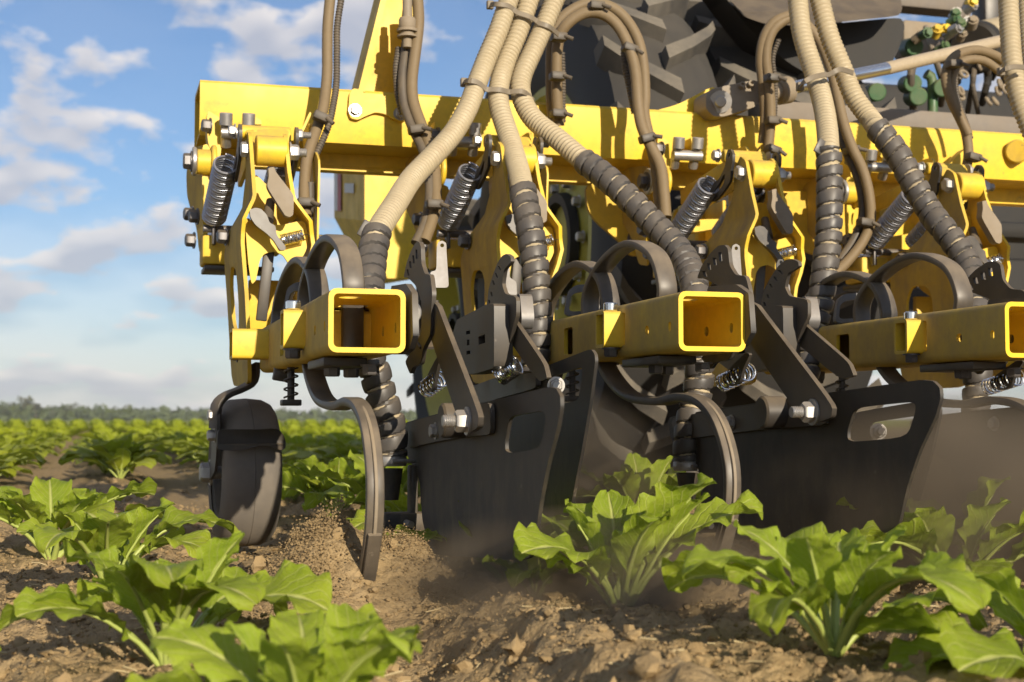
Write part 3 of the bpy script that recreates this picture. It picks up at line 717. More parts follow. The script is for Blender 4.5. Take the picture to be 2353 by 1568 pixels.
# ------------------------------------------------------------------ gauge wheel of the leftmost unit
gw = empty('gauge_wheel', (.272, 2.735, .012)); tag(gw, 'small black rubber gauge wheel with scraper strap, leftmost on the ground', 'wheel')
wc = Vector((.214, 2.735, .1445)); R = .1395
tyre = obj('tyre', lathe([(.004, .092), (.0, .100), (.003, .118), (.010, .1290), (.026, .1370), (.0545, R), (.0555, R-.0012), (.0565, R), (.084, .1370), (.100, .1290), (.107, .118), (.110, .100), (.106, .092)], wc, (1, 0, 0), 72), 'tyre', gw)
obj('rim', lathe([(.006, .093), (.010, .086), (.030, .080), (.040, .045), (.030, .030), (.030, .0005)], wc, (1, 0, 0), 48), 'black_plate', gw)
obj('rim', lathe([(.104, .093), (.100, .086), (.080, .080), (.072, .0005)], wc, (1, 0, 0), 48), 'black_plate', gw)
obj('axle', join(cyl(wc+Vector((-.012, 0, 0)), wc+Vector((.11, 0, 0)), .012), hexbolt(wc+Vector((-.006, 0, 0)), (-1, 0, 0), .019, .018)), 'steel', gw)
# fork plate down the left side, strap in front of the tread, bent arm up to the unit
fp = [(2.62, .245), (2.63, .262), (2.68, .268), (2.70, .25), (2.70, .17), (2.765, .16), (2.765, .135), (2.72, .13), (2.65, .15), (2.63, .18)]
fork_x = .203
obj('fork_plate', prism([rounded(fp, 3, .25)], lambda y, z: (fork_x, y, z), (.005, 0, 0)), 'black_steel', gw)
for z in (.252, .215): obj('bolt', hexbolt((fork_x, 2.65, z), (-1, -.1, 0), .010, .012), 'steel', gw)
Bc = crop(700, 1400, 1.742)
strap = rounded(Bc([(265, 560), (330, 552), (560, 556), (640, 548), (700, 555), (735, 600), (748, 640), (746, 685), (725, 700), (690, 695), (640, 672), (560, 668), (480, 690), (400, 705), (300, 700), (262, 690)]), 3, .25)
obj('scraper_strap', prism([strap], lambda a, b: at(a, b, 2.585+.10*max(0, (a-600)/60)**2*.25), (0, .006, 0)), 'black_steel', gw)
ap = [at(578, 838, 2.66), at(578, 862, 2.655), at(570, 882, 2.65), at(545, 896, 2.645), at(515, 908, 2.64), at(495, 925, 2.64), at(489, 945, 2.64), at(487, 985, 2.64)]
obj('bent_arm', bar(spline(ap, .008), rrect(.008, .045, .002, 2), (0, -.25, 1)) if False else bar(spline(ap, .008), rrect(.032, .010, .002, 2), (.35, -.94, 0)), 'black_steel', gw)

gw.rotation_euler = (0, 0, .05)
# ------------------------------------------------------------------ crop shields
D5 = crop(1500, 1400, 1.742); D4 = crop(1500, 700, 1.742); D6 = crop(2300, 800, 1.742)
XA, XB = .490, .640
def shield_near(off):
    off = Vector(off); t = empty('crop_shield', Vector((XA, 1.95, .03)))
    out = rounded(D5([(185, 515), (400, 455), (700, 380), (1000, 310), (1210, 258), (1262, 268), (1290, 320), (1293, 400), (1270, 540), (1200, 800), (1150, 1060), (1112, 1350), (1080, 1448), (1000, 1468), (700, 1445), (400, 1430), (330, 1200), (310, 900), (200, 690)]), 2, .2)
    hole = rounded(D5([(935, 480), (965, 458), (1160, 425), (1188, 440), (1188, 500), (1152, 690), (935, 720), (908, 700), (908, 630)]), 3, .3)
    obj('plate', pxX([out, hole[::-1]], XA, .0045), 'black_plate', t)
    st = rounded(D5([(185, 522), (400, 462), (700, 386), (802, 368), (804, 590), (700, 600), (560, 615), (400, 645), (205, 690)]), 2, .2)
    obj('stiffener', pxX([st], XA-.007, .006), 'black_steel', t)
    pv = atX(1078, 967, XA)
    obj('pivot_bush', cyl((XA-.003, pv.y, pv.z), (XA-.040, pv.y, pv.z), .024, 28, bev=.003), 'black_steel', t)
    arm = rounded([(983, 700), (993, 692), (1005, 703), (1012, 722), (1100, 952), (1098, 982), (1080, 994), (1058, 984), (1046, 945), (984, 762)], 3, .25)
    obj('swing_arm', prism([arm], lambda a, b: atX(a, b, XA-.046), (.007, 0, 0)), 'black_steel', t)
    p2 = atX(1075, 968, XA-.046)
    obj('pivot_bolt', hexbolt((XA-.046, p2.y, p2.z), (-1, 0, 0), .014, .014, thread=.016), 'steel', t)
    q = D5([(425, 565)])[0]; obj('bolt', hexbolt(atX(q[0], q[1], XA-.007), (-1, 0, 0), .010, .008), 'steel', t)
    s0, s1 = at(982, 893, 2.06), at(1018, 866, 1.98)
    obj('tension_spring', helix(s0, s1, .0135, .0014, 10, 14, 5, ends=False), 'chrome', t)
    # mounting box and slotted sector beside the tool tube
    XS = .440
    D3 = crop(1300, 640, 1.4257)
    bx = rounded(D3([(375, 720), (460, 706), (496, 760), (502, 1000), (480, 1080), (440, 1110), (380, 1110)]), 1, .05)
    obj('mount_box', pxX([bx], .390, .008), 'black_steel', t)
    sec = rounded(D3([(515, 472), (535, 466), (546, 490), (550, 590), (568, 650), (600, 655), (612, 760), (605, 860), (600, 1000), (560, 1070), (545, 1165), (500, 1180), (485, 1225), (455, 1150), (500, 1080), (550, 980), (548, 800), (520, 720), (470, 670), (448, 672), (462, 600), (485, 530)]), 2, .22)
    slots = []
    for a, b, c, d in ((521, 512, 523, 565), (503, 545, 506, 590), (485, 578, 488, 618), (470, 625, 476, 660)):
        slots.append(D3([(a-5, b), (a+5, b), (c+5, d), (c-5, d)])[::-1])
    obj('slotted_sector', pxX([sec]+slots, XS, .006), 'black_steel', t)
    tb = rounded(D3([(637, 500), (645, 470), (668, 460), (692, 474), (694, 540), (706, 718), (694, 730), (602, 728), (600, 640), (636, 630)]), 2, .22)
    obj('lock_tab', prism([tb, circ(D3([(668, 488)])[0], 4.5)[::-1]], lambda a, b: at(a, b, 2.05), (.001, .005, 0)), 'tab_steel', t)
    nb = D3([(470, 872)])[0]; obj('bolt', hexbolt(atX(nb[0]+6, nb[1], .402), (-.6, -1, 0), .013, .012, thread=.008), 'steel', t)
    w = D3([(600, 820)])[0]; obj('curved_leaf', bar(spline([atX(w[0]-4, 690, .452), atX(w[0]-6, 740, .452), atX(w[0]-14, 775, .452), atX(w[0]-2, 800, .452)], .008), rrect(.030, .004, .0015, 1), (1, 0, 0)), 'black_steel', t)
    gs = crop(1300, 640, 1.4257)
    link = rounded(D3([(585, 1225), (640, 1120), (655, 1130), (630, 1230), (620, 1310), (590, 1325), (574, 1300), (575, 1250)]), 2, .25)
    obj('spring_link', pxX([link, circ(D3([(600, 1300)])[0], 4)[::-1]], .462, .005), 'black_steel', t)
    t.location += off
    return t
def shield_far(off):
    off = Vector(off); t = empty('crop_shield', Vector((XB, 2.1, .08)))
    out = rounded(D5([(690, 365), (800, 310), (1000, 215), (1200, 110), (1475, 3), (1508, -2), (1530, 30), (1535, 80), (1500, 350), (1440, 700), (1400, 900), (1345, 1200), (1300, 1290), (900, 1270), (750, 1100), (690, 800)]), 2, .2)
    hole = rounded(D5([(1235, 200), (1250, 182), (1380, 136), (1435, 120), (1445, 150), (1440, 215), (1415, 350), (1330, 372), (1255, 385), (1240, 350)]), 3, .25)
    obj('plate', pxX([out, hole[::-1]], XB, .0045), 'black_plate', t)
    st = rounded(D5([(660, 260), (850, 190), (1060, 165), (1100, 160), (1120, 185), (1120, 260), (1060, 285), (850, 340), (700, 400)]), 2, .2)
    obj('stiffener', pxX([st], XB-.010, .008), 'black_steel', t)
    arm = rounded(D4([(868, 945), (880, 925), (915, 930), (960, 1000), (1175, 1315), (1200, 1420), (1150, 1440), (1100, 1390), (960, 1190), (870, 1070)]), 3, .2)
    obj('swing_arm', pxX([arm], XB-.028, .007), 'black_steel', t)
    ch = rounded(D4([(520, 1180), (570, 1010), (600, 995), (790, 895), (830, 900), (830, 1345), (700, 1385), (610, 1392), (540, 1300)]), 2, .12)
    hs = [D4(q)[::-1] for q in ([(635, 1088), (662, 1082), (662, 1108), (635, 1114)], [(640, 1150), (658, 1146), (658, 1186), (640, 1190)], [(637, 1228), (664, 1222), (664, 1248), (637, 1254)], [(720, 1130), (765, 1110), (768, 1170), (722, 1185)])]
    obj('mount_box', pxX([ch]+hs, XB-.060, .030), 'black_steel', t)
    sec = rounded(D4([(885, 565), (915, 550), (945, 570), (948, 610), (900, 655), (885, 760), (905, 830), (985, 850), (985, 980), (960, 1060), (930, 1200), (885, 1290), (862, 1370), (835, 1385), (812, 1330), (785, 1150), (776, 950), (790, 800), (820, 700), (855, 610)]), 2, .22)
    sl = []
    for i, (a, b) in enumerate([(868, 650), (846, 700), (826, 752), (812, 830), (797, 888), (790, 955), (790, 1020), (793, 1085), (800, 1140), (809, 1195), (820, 1250), (833, 1300), (848, 1348)]):
        k = (i-5.5)/6; dx = 5; dy = 15; sx = k*8
        sl.append(D4([(a-dx-sx, b+dy), (a+dx-sx, b+dy), (a+dx+sx, b-dy), (a-dx+sx, b-dy)]))
    obj('slotted_sector', pxX([sec]+sl, XB-.036, .006), 'black_steel', t)
    tb = rounded(D4([(882, 655), (940, 642), (938, 715), (985, 745), (990, 830), (980, 838), (905, 830), (892, 760)]), 2, .2)
    obj('lock_tab', prism([tb], lambda a, b: at(a, b, 2.19), (.001, .005, 0)), 'tab_steel', t)
    ey = rounded(D4([(890, 650), (885, 590), (905, 555), (935, 555), (948, 580), (945, 645)]), 2, .25)
    obj('tab_eye', prism([ey, circ(D4([(922, 578)])[0], 4)[::-1]], lambda a, b: at(a, b, 2.195), (.001, .005, 0)), 'black_steel', t)
    pb = D4([(848, 1005)])[0]; pw = atX(pb[0], pb[1], XB-.036)
    obj('pivot_bolt', hexbolt((XB-.037, pw.y, pw.z), (-1, -.2, 0), .0145, .012), 'steel', t)
    obj('keeper_ring', pxX([rounded(D4([(985, 830), (1010, 830), (1025, 1010), (1010, 1075), (985, 1070)]), 2, .3), rounded(D4([(992, 850), (1004, 850), (1012, 1000), (1002, 1040), (992, 1040)]), 2, .3)[::-1]], XB-.02, .02), 'tab_steel', t)
    s = D4([(862, 1400), (985, 1318)])
    obj('tension_spring', helix(at(*s[0], 2.12), at(*s[1], 2.10), .0165, .0016, 11, 14, 5, ends=False), 'chrome', t)
    b = D5([(1262, 248)])[0]; obj('bolt', hexbolt(atX(b[0], b[1], XB-.004), (-.3, -1, 0), .010, .008, thread=.012), 'steel', t)
    t.location += off
    return t
G_ = 'black crop shields beside the tines'
sa = shield_near((0, 0, 0)); tag(sa, 'black shield plate with handle cut-out, nearest to the gauge wheel', 'crop shield', G_)
sb = shield_far((0, 0, 0)); tag(sb, 'black shield plate partly behind the left one, raised higher', 'crop shield', G_)
for src, off, lab in ((sa, (.478, 0, .012), 'large dusty black shield plate with handle cut-out right of the second tool tube'), (sb, (.487, .0, .008), 'black shield plate half hidden behind the large right-hand shield'), (sa, (1.00, .06, .01), 'black shield plate cut by the right picture edge behind the hose')):
    c = copy_tree(src); c.location = src.location+Vector(off); c['label'] = lab
    if src is sb:                                   # this one hangs lower on its arm
        for ch in c.children:
            if ch.name.split('.')[0] in ('plate', 'stiffener', 'bolt'): ch.location = ch.location+Vector((0, -.06, -.075))

# ------------------------------------------------------------------ hoses
def corrugated(path, r, pitch=.0100, n=24, depth=.0019):
    P = spline(path, pitch/4); return sweep(P, lambda i, a: r-depth*(.5-.5*math.cos(2*math.pi*i/4+.6))*1.6, n)
def wrapped(path, r, pitch=.027, n=26, gap=.17, thick=.0042, ph=0.0):
    P = spline(path, .0022)
    L = [0]
    for i in range(1, len(P)): L.append(L[-1]+(P[i]-P[i-1]).length)
    def rad(i, a):
        u = (L[i]/pitch-a/(2*math.pi)+ph) % 1.0
        w = gap*(.55+.9*abs(math.sin(L[i]*19+1.3+ph)))
        if u < w or u > .985: return r-.0016
        q = (u-w)/(1-w)
        return r+thick*(.80+.35*math.sin(math.pi*q)**.5)-thick*.35*q
    return sweep(P, rad, n)
def pathY(pts, ys):
    """pixel survey points with depth interpolated along the run"""
    n = len(pts); out = []
    for i, p in enumerate(pts):
        if len(p) == 3: out.append(at(*p)); continue
        t = i/(n-1)*(len(ys)-1); k = min(int(t), len(ys)-2); out.append(at(p[0], p[1], ys[k]+(ys[k+1]-ys[k])*(t-k)))
    return out
def air_hose(name, top, ytop, wrap, ywrap, label, low=None, ylow=None, foot=None, flap=True):
    h = empty(name); a = pathY(top, ytop); b = pathY(wrap, ywrap); full = a+b[1:]
    if low: c = pathY(low, ylow); full = full+c
    h.location = full[-1]; r = .0216
    tag(h, label, 'hose', 'ribbed air hoses of the row units')
    obj('ribbed_hose', corrugated(full, r), 'beige', h)
    wl = b+(c if low else [])
    obj('spiral_wrap', wrapped(wl, r+.0002, ph=rnd.random()), 'wrap', h)
    if flap:
        d = (b[1]-b[0]).normalized(); sd = Vector((-.93, -.25, .2))
        q = b[0]+sd*.024
        obj('wrap_end', join(xform(rbox((0, 0, 0), (.016, .005, .03), .002), Matrix.Translation(q) @ Matrix.Rotation(.5, 4, 'Y'))), 'wrap', h)
    if foot:
        e = full[-1]
        obj('hose_clamp', join(lathe([(0, .0235), (.004, .025), (.012, .025), (.016, .0235)], e+Vector((0, 0, .0)), (0, 0, -1), 24), cyl(e+Vector((-.005, -.03, -.008)), e+Vector((.035, -.018, -.008)), .0035, 10)), 'steel', h)
        g = e+Vector((0, 0, -.02))
        obj('outlet', join(cyl(g, g-Vector((0, 0, .05)), .019, 20, .012), rbox(g+Vector((.02, .0, -.085)), (.07, .045, .030), .004), rbox(g+Vector((.035, 0, -.045)), (.012, .03, .10), .003)), 'black_plate', h)
        obj('outlet_bolt', cyl(g+Vector((.02, -.02, -.085)), g+Vector((.024, -.042, -.087)), .0055, 12), 'steel', h)
    return h
H1 = air_hose('air_hose', [(1176, -20), (1147, 66), (1117, 138), (1094, 198), (1074, 251), (1041, 307), (995, 359), (945, 412), (909, 468), (864, 540)], (2.85, 2.80, 2.72, 2.6, 2.38),
   [(866, 535), (856, 583), (852, 626), (848, 662)], (2.38, 2.30), 'ribbed beige air hose branching left to the leftmost row unit', [(846, 735, 2.26), (850, 821, 2.24), (864, 863, 2.24), (874, 903, 2.24), (890, 953, 2.24), (900, 1002, 2.24), (899, 1048, 2.24)], (2.24, 2.24), True)
H2 = air_hose('air_hose', [(1223, -20), (1193, 69), (1163, 142), (1147, 198), (1148, 247), (1170, 317), (1190, 386), (1201, 440)], (2.86, 2.82, 2.72, 2.50),
   [(1201, 436), (1207, 470), (1216, 517), (1228, 600), (1234, 682), (1236, 732), (1234, 798), (1228, 860)], (2.50, 2.42, 2.40), 'middle ribbed beige air hose of the left bundle dropping straight down', flap=False)
H3 = air_hose('air_hose', [(1283, -20), (1252, 56), (1226, 115), (1199, 178), (1199, 224), (1226, 274), (1282, 320), (1346, 374)], (2.86, 2.82, 2.76, 2.60),
   [(1343, 371), (1397, 412), (1452, 463), (1519, 532), (1566, 585), (1586, 625), (1596, 660)], (2.60, 2.45, 2.30), 'ribbed beige air hose branching right to the second row unit', [(1606, 735, 2.26), (1608, 822, 2.24), (1605, 888, 2.24), (1590, 954, 2.24), (1582, 1010, 2.24), (1580, 1060, 2.24)], (2.24, 2.24), True, flap=False)
H4 = air_hose('air_hose', [(1831, -20), (1843, 78), (1872, 171), (1890, 234), (1900, 292), (1904, 350)], (2.7, 2.64, 2.55, 2.46),
   [(1904, 345), (1906, 409), (1906, 460), (1904, 542), (1897, 608), (1887, 684), (1872, 750), (1860, 815), (1850, 870)], (2.46, 2.42, 2.40), 'ribbed beige air hose of the right bundle hanging straight down')
H5 = air_hose('air_hose', [(1879, -20), (1904, 78), (1935, 156), (1962, 222), (2001, 275), (2016, 296)], (2.7, 2.66, 2.62, 2.54),
   [(2013, 292), (2060, 351), (2098, 421), (2137, 487), (2160, 517), (2192, 557), (2222, 604), (2235, 644), (2239, 684)], (2.54, 2.42, 2.30), 'ribbed beige air hose branching to the third row unit', [(2245, 760, 2.26), (2247, 846, 2.24), (2245, 895, 2.24), (2241, 954, 2.24), (2230, 1004, 2.24), (2226, 1060, 2.24)], (2.24, 2.24), True, flap=False)
H6 = air_hose('air_hose', [(2316, -20), (2321, 78), (2329, 164), (2350, 250), (2400, 370)], (2.6, 2.55, 2.5), [(2396, 366), (2430, 430), (2460, 520)], (2.5, 2.45), 'ribbed beige air hose running down along the right picture edge', flap=False)
H7 = air_hose('air_hose', [(2356, -20), (2362, 78), (2372, 164), (2400, 250), (2450, 370)], (2.72, 2.68, 2.6), [(2448, 366), (2480, 430), (2500, 520)], (2.6, 2.5), 'second beige air hose barely showing at the right picture edge', flap=False)
# cable ties holding the bundles
def band(pts, Y, w=.011, t=.003, name='cable_tie', lab=None):
    P = [at(x, y, Y+dy) for x, y, dy in pts]
    g = bar(spline(P, .006), rrect(w, t, .0008, 1), (.25, 0, 1))
    P2 = Vector(P[0]); g = join(g, rbox(P2, (.014, .012, .018), .002))
    o = obj(name, g, 'cable_tie'); o['label'] = lab; o['category'] = 'cable tie'; return o
band([(1126, 12, .02), (1140, 10, -.026), (1165, 13, -.030), (1180, 22, -.022), (1190, 30, -.026), (1215, 38, -.030), (1232, 48, -.022), (1240, 54, -.026), (1262, 62, -.030), (1283, 80, .0)], 2.845, lab='upper cable tie round the three beige hoses of the left bundle')
band([(1066, 190, .02), (1076, 186, -.026), (1098, 190, -.030), (1118, 206, -.022), (1130, 206, -.026), (1150, 207, -.030), (1170, 212, -.022), (1180, 211, -.026), (1204, 212, -.030), (1226, 232, .0)], 2.775, lab='lower cable tie round the three beige hoses where they part')
band([(1838, 200, .02), (1846, 190, -.026), (1868, 178, -.030), (1896, 172, -.022), (1906, 172, -.026), (1930, 160, -.030), (1960, 168, .0)], 2.575, lab='cable tie round the two beige hoses of the right bundle')
band([(2300, 166, .02), (2308, 160, -.026), (2330, 154, -.030), (2360, 156, -.02)], 2.52, lab='cable tie round the beige hose at the right picture edge')

def oil_hose(runs, label, clips=(), brackets=(), ends=()):
    h = empty('oil_hose'); first = None
    for pts, Y, r, kind in runs:
        P = pathY(pts, Y if isinstance(Y, tuple) else (Y, Y))
        if first is None: first = P[-1]; h.location = first
        if kind == 'conduit':
            Q = spline(P, .0016); obj('corrugated_conduit', sweep(Q, lambda i, a, r=r: r-(.0011 if i % 4 < 2 else 0), 12), 'conduit', h)
        elif kind == 'black': obj('hose', sweep(spline(P, .012), r, 14), 'conduit', h)
        else: obj('hose', sweep(spline(P, .012), r, 16), 'brown_hose', h)
    for x, y, Y, a in clips:
        obj('hose_clip', xform(join(rbox((0, 0, 0), (.034, .030, .018), .004), cyl((.010, -.014, 0), (.026, -.022, -.008), .0045, 10)), Matrix.Translation(at(x, y, Y)) @ Matrix.Rotation(a, 4, 'Y')), 'conduit', h)
    for pts, Y, t in brackets:
        obj('clip_bracket', prism([rounded(pts, 2, .2)], lambda a, b: at(a, b, Y), t), 'yellow', h)
    tag(h, label, 'hydraulic hose', 'hydraulic hoses looping over the toolbar')
    return h
oil_hose([([(760, -20), (753, 60), (752, 115), (752, 164), (748, 214), (741, 257), (722, 313), (706, 362), (700, 412), (699, 461), (704, 498)], (2.98, 2.96, 2.90, 2.86), .0115, 'b'),
          ([(787, -20), (775, 60), (774, 115), (773, 190), (766, 240), (757, 282), (742, 322), (726, 356)], (2.98, 2.96, 2.92, 2.90), .0075, 'conduit'),
          ([(712, 420), (712, 470), (708, 497)], (2.88, 2.88), .010, 'black')],
         'brown hydraulic hose with black conduit left of the mast', [(738, 270, 2.89, .35), (702, 466, 2.85, 0)], [([(668, 352), (712, 256), (716, 262), (676, 350)], 2.93, (.004, .04, 0))])
oil_hose([([(958, -20), (962, 49), (955, 115), (947, 181), (949, 231), (965, 280), (985, 330), (998, 386), (1001, 429), (1001, 462), (993, 505), (975, 555)], (2.98, 2.96, 2.88, 2.82), .0125, 'b'),
          ([(936, 75), (930, 130), (925, 181), (929, 240), (948, 295), (972, 345), (985, 400), (988, 450), (978, 510), (955, 560)], (3.0, 2.96, 2.88, 2.82), .0105, 'black'),
          ([(916, 110), (910, 160), (914, 220), (925, 262)], (3.0, 2.98), .0075, 'conduit'),
          ([(936, -20), (936, 30)], (2.97, 2.97), .008, 'b')],
         'brown hydraulic hose with a knurled coupling right of the mast', [(957, 298, 2.90, -.2), (998, 470, 2.81, 0)])
cp = empty('hose_coupling', tuple(at(936, 100, 2.97))); tag(cp, 'dusty knurled hose coupling hanging in front of the mast', 'coupling')
obj('knurled_nut', lathe([(0, .006), (0, .0165), (.004, .0185), (.020, .0185), (.024, .0165), (.024, .006)], at(936, 42, 2.97), (0, 0, -1), 20), 'grey_cap', cp)
obj('collar', lathe([(0, .008), (0, .0225), (.006, .0225), (.006, .015), (.014, .015), (.014, .022), (.018, .022), (.018, .010), (.040, .010), (.040, .001)], at(936, 68, 2.97), (0, 0, -1), 24), 'grey_cap', cp)
obj('stub', cyl(at(936, 0, 2.97), at(936, 42, 2.97), .0105, 16), 'grey_cap', cp)
oil_hose([([(1284, 290), (1279, 198), (1282, 99), (1301, 58), (1341, 31), (1381, 31), (1417, 57), (1444, 106), (1460, 165), (1467, 247), (1477, 297), (1500, 345), (1518, 385), (1526, 448), (1530, 500)], (3.0, 2.95, 2.92, 2.90, 2.86), .0128, 'b'),
          ([(1270, 290), (1266, 198), (1268, 99), (1288, 46), (1338, 12), (1386, 10), (1430, 36), (1464, 88), (1478, 150), (1482, 220), (1480, 262), (1492, 318), (1506, 380), (1514, 448), (1516, 500)], (3.03, 2.99, 2.96, 2.94, 2.90), .0125, 'b'),
          ([(1294, 282), (1294, 198), (1292, 120)], (3.0, 2.97), .0065, 'conduit'),
          ([(1438, 100), (1436, 140), (1448, 200), (1460, 260)], (2.95, 2.95), .010, 'conduit')],
         'pair of brown hydraulic hoses arching in front of the tractor tyre', [(1487, 318, 2.89, -.3), (1284, 86, 2.93, 0), (1281, 176, 2.95, 0), (1283, 262, 2.97, 0), (1370, 14, 2.93, 0), (1447, 112, 2.92, .3)])
oil_hose([([(1764, 356), (1771, 273), (1767, 195), (1760, 136), (1767, 90), (1787, 58), (1830, 42), (1880, 90), (1912, 170), (1927, 234), (1939, 284), (1958, 339), (1982, 390), (1997, 448), (2000, 510), (1982, 556), (1951, 597), (1920, 628)], (2.98, 2.94, 2.90, 2.86, 2.86), .0118, 'b'),
          ([(1752, 330), (1757, 262), (1752, 195), (1747, 138), (1756, 84), (1782, 48), (1830, 30)], (3.0, 2.96, 2.92), .0110, 'b'),
          ([(1780, 270), (1782, 195), (1776, 136), (1790, 90)], (2.98, 2.95), .0062, 'conduit'),
          ([(1915, 234), (1928, 300), (1945, 350), (1968, 400), (1980, 448), (1982, 500), (1962, 552), (1930, 600)], (2.93, 2.89, 2.88), .0105, 'black')],
         'brown hydraulic hose looping behind the right beige hose bundle', [(1776, 345, 2.95, .3), (1957, 346, 2.89, -.2), (1988, 512, 2.85, .1), (1774, 180, 2.92, 0), (1776, 278, 2.95, 0)], [([(1716, 378), (1765, 322), (1770, 328), (1726, 380)], 2.99, (.004, .04, 0))])
oil_hose([([(2302, 140), (2290, 130), (2248, 116), (2207, 123), (2182, 144), (2173, 181), (2185, 229), (2203, 267), (2218, 300), (2224, 332), (2225, 362), (2216, 405)], (2.98, 2.94, 2.94), .0118, 'b'),
          ([(2302, 168), (2260, 140), (2215, 140), (2192, 165), (2186, 200), (2196, 240), (2212, 280), (2226, 310)], (2.96, 2.93), .0105, 'b'),
          ([(2195, 160), (2200, 220), (2222, 285), (2232, 320)], (2.97, 2.96), .006, 'conduit')],
         'brown hydraulic hose loop near the right edge above the toolbar', [(2236, 362, 2.92, .2), (2192, 148, 2.92, 0)], [([(2150, 408), (2222, 338), (2230, 345), (2190, 404)], 2.98, (.004, .04, 0))])

# ------------------------------------------------------------------ tractor in front of the implement
tr = empty('tractor', (2.4, 5.2, 0)); tag(tr, 'tractor pulling the implement, dusty lugged tyres and black mudguard behind the toolbar', 'tractor')
def tractor_wheel(c, R, w, rimR, parent, nl=20, lugs=True):
    wh = empty('wheel'); wh.parent = parent; wh.location = Vector(c)-parent.location
    c = Vector(c); h = w/2
    obj('tyre', lathe([(-h*.86, rimR), (-h, rimR+.06), (-h*1.02, R*.80), (-h*.92, R*.93), (-h*.6, R*.972), (0, R*.98), (h*.6, R*.972), (h*.92, R*.93), (h*1.02, R*.80), (h, rimR+.06), (h*.86, rimR)], c, (1, 0, 0), 64), 'tractor_tyre', wh)
    obj('rim', lathe([(-h*.88, rimR+.01), (-h*.90, rimR-.02), (-h*.75, rimR-.05), (-h*.45, rimR-.09), (-h*.15, rimR*.62), (-h*.35, rimR*.40), (-h*.45, rimR*.30), (-h*.45, .001)], c, (1, 0, 0), 48), 'olive', wh)
    obj('hub', lathe([(-h*.45, rimR*.34), (-h*.62, rimR*.33), (-h*.62, rimR*.27), (-h*.40, rimR*.26), (-h*.3, .001)], c, (1, 0, 0), 40), 'dark_mass', wh)
    for k in range(10):
        a = 2*math.pi*k/10; obj('wheel_nut', hexbolt(c+Vector((-h*.44, math.cos(a)*rimR*.40, math.sin(a)*rimR*.40)), (-1, 0, 0), .016, .02), 'steel', wh)
    if lugs:
        gm = {}
        for s in (-1, 1):
            L = h*1.28; v = [];
            # lug: bar from the centre line out over the shoulder, swept back, tapering
            st = [(-.06*h, -.01*R, .042), (.45*h, .055*R, .036), (.85*h, .13*R, .032), (1.05*h, .19*R, .030)]
            f = []
            for (x, dy, wd) in st:
                drop = .02*R*(x/h)**4*1.6
                for (yy, zz) in ((-wd*.9, -.03), (-wd*.6, .05), (wd*.6, .05), (wd*.9, -.03)):
                    v.append((s*x, (dy+yy), R*.968-drop+zz))
            m = len(st)
            for i in range(m-1):
                for k in range(4): k2 = (k+1) % 4; f.append((i*4+k, i*4+k2, i*4+4+k2, i*4+4+k))
            f += [(0, 1, 2, 3), tuple((m-1)*4+k for k in range(4))]
            gm[s] = mesh('lug', (v, f), 'tractor_lug', 20)
        for k in range(nl):
            for s in (-1, 1):
                a = 2*math.pi*(k+(.5 if s > 0 else 0))/nl
                o = bpy.data.objects.new('lug', gm[s]); C.objects.link(o); o.parent = wh; o.rotation_euler = (a, 0, 0)
    return wh
wc1 = at(1292, 665, 4.45)
xa_, xb_ = at(1275, 150, 3.75).x, at(1545, 150, 3.75).x
tractor_wheel(((xa_+xb_)/2+.14, 4.40, .82), .84, (xb_-xa_), .50, tr, 22)
xa2, xb2 = at(1500, 130, 3.9).x+.10, at(1850, 130, 3.9).x+.12
tractor_wheel(((xa2+xb2)/2+.10, 4.52, .82), .84, (xb2-xa2), .50, tr, 22)
tractor_wheel((at(1035, 790, 6.4).x+.18, 6.6, .62), .66, .40, .42, tr, 18)
# mudguard
fg = rounded([(1650, -60), (1680, 8), (1712, 40), (1760, 56), (1850, 60), (1950, 49), (2066, 37), (2074, 20), (2060, -60)], 3, .25)
obj('mudguard', prism([fg], lambda a, b: at(a, b, 3.66-.003*(b-40)), (0, .02, .02)), 'fender', tr)
fl = rounded([(1640, -40), (1680, 12), (1730, 50), (1850, 62), (1950, 51), (2070, 40), (2080, 62), (2066, 112), (2046, 152), (1960, 178), (1890, 190), (1820, 150), (1740, 90)], 3, .25)
obj('mud_flap', prism([fl], lambda a, b: at(a, b, 3.80), (0, .12, 0)), 'dark_mass', tr)
# rear body: axle housing, hitch frame, panels
def bxp(x0, y0, x1, y1, Y, d, r=.01):
    a, b = at(x0, y0, Y), at(x1, y1, Y); return rbox(((a.x+b.x)/2, Y+d/2, (a.z+b.z)/2), (abs(b.x-a.x), d, abs(a.z-b.z)), r)
obj('axle_housing', bxp(1560, 150, 2700, 760, 5.0, .5, .05), 'dark_mass', tr)
obj('cab_panel', bxp(2060, -80, 2230, 30, 4.5, .1, .02), 'grey_frame', tr)
obj('body_panel', bxp(2076, 42, 2200, 140, 4.4, .08, .02), 'grey_cap', tr)
obj('cab_post', bxp(2262, -80, 2330, 100, 4.6, .1, .02), 'fender', tr)
obj('lift_arm', cyl(at(2190, 95, 4.2), at(2240, -20, 4.3), .02, 16), 'grey_frame', tr)
obj('lift_arm', cyl(at(2150, 120, 4.25), at(2225, 10, 4.2), .012, 16), 'grey_frame', tr)
obj('lift_arm', cyl(at(2235, 60, 4.1), at(2320, 110, 4.2), .014, 16), 'grey_frame', tr)
obj('air_tank', cyl(at(2250, 108, 4.1), at(2420, 70, 4.3), .085, 32, bev=.012), 'beige', tr)
obj('tank_end', cyl(at(2236, 112, 4.05), at(2252, 108, 4.08), .088, 32, bev=.01), 'dark_mass', tr)
obj('skirt_plate', bxp(1800, 185, 1990, 255, 4.3, .3, .03), 'grey_frame', tr)
rr = random.Random(3)
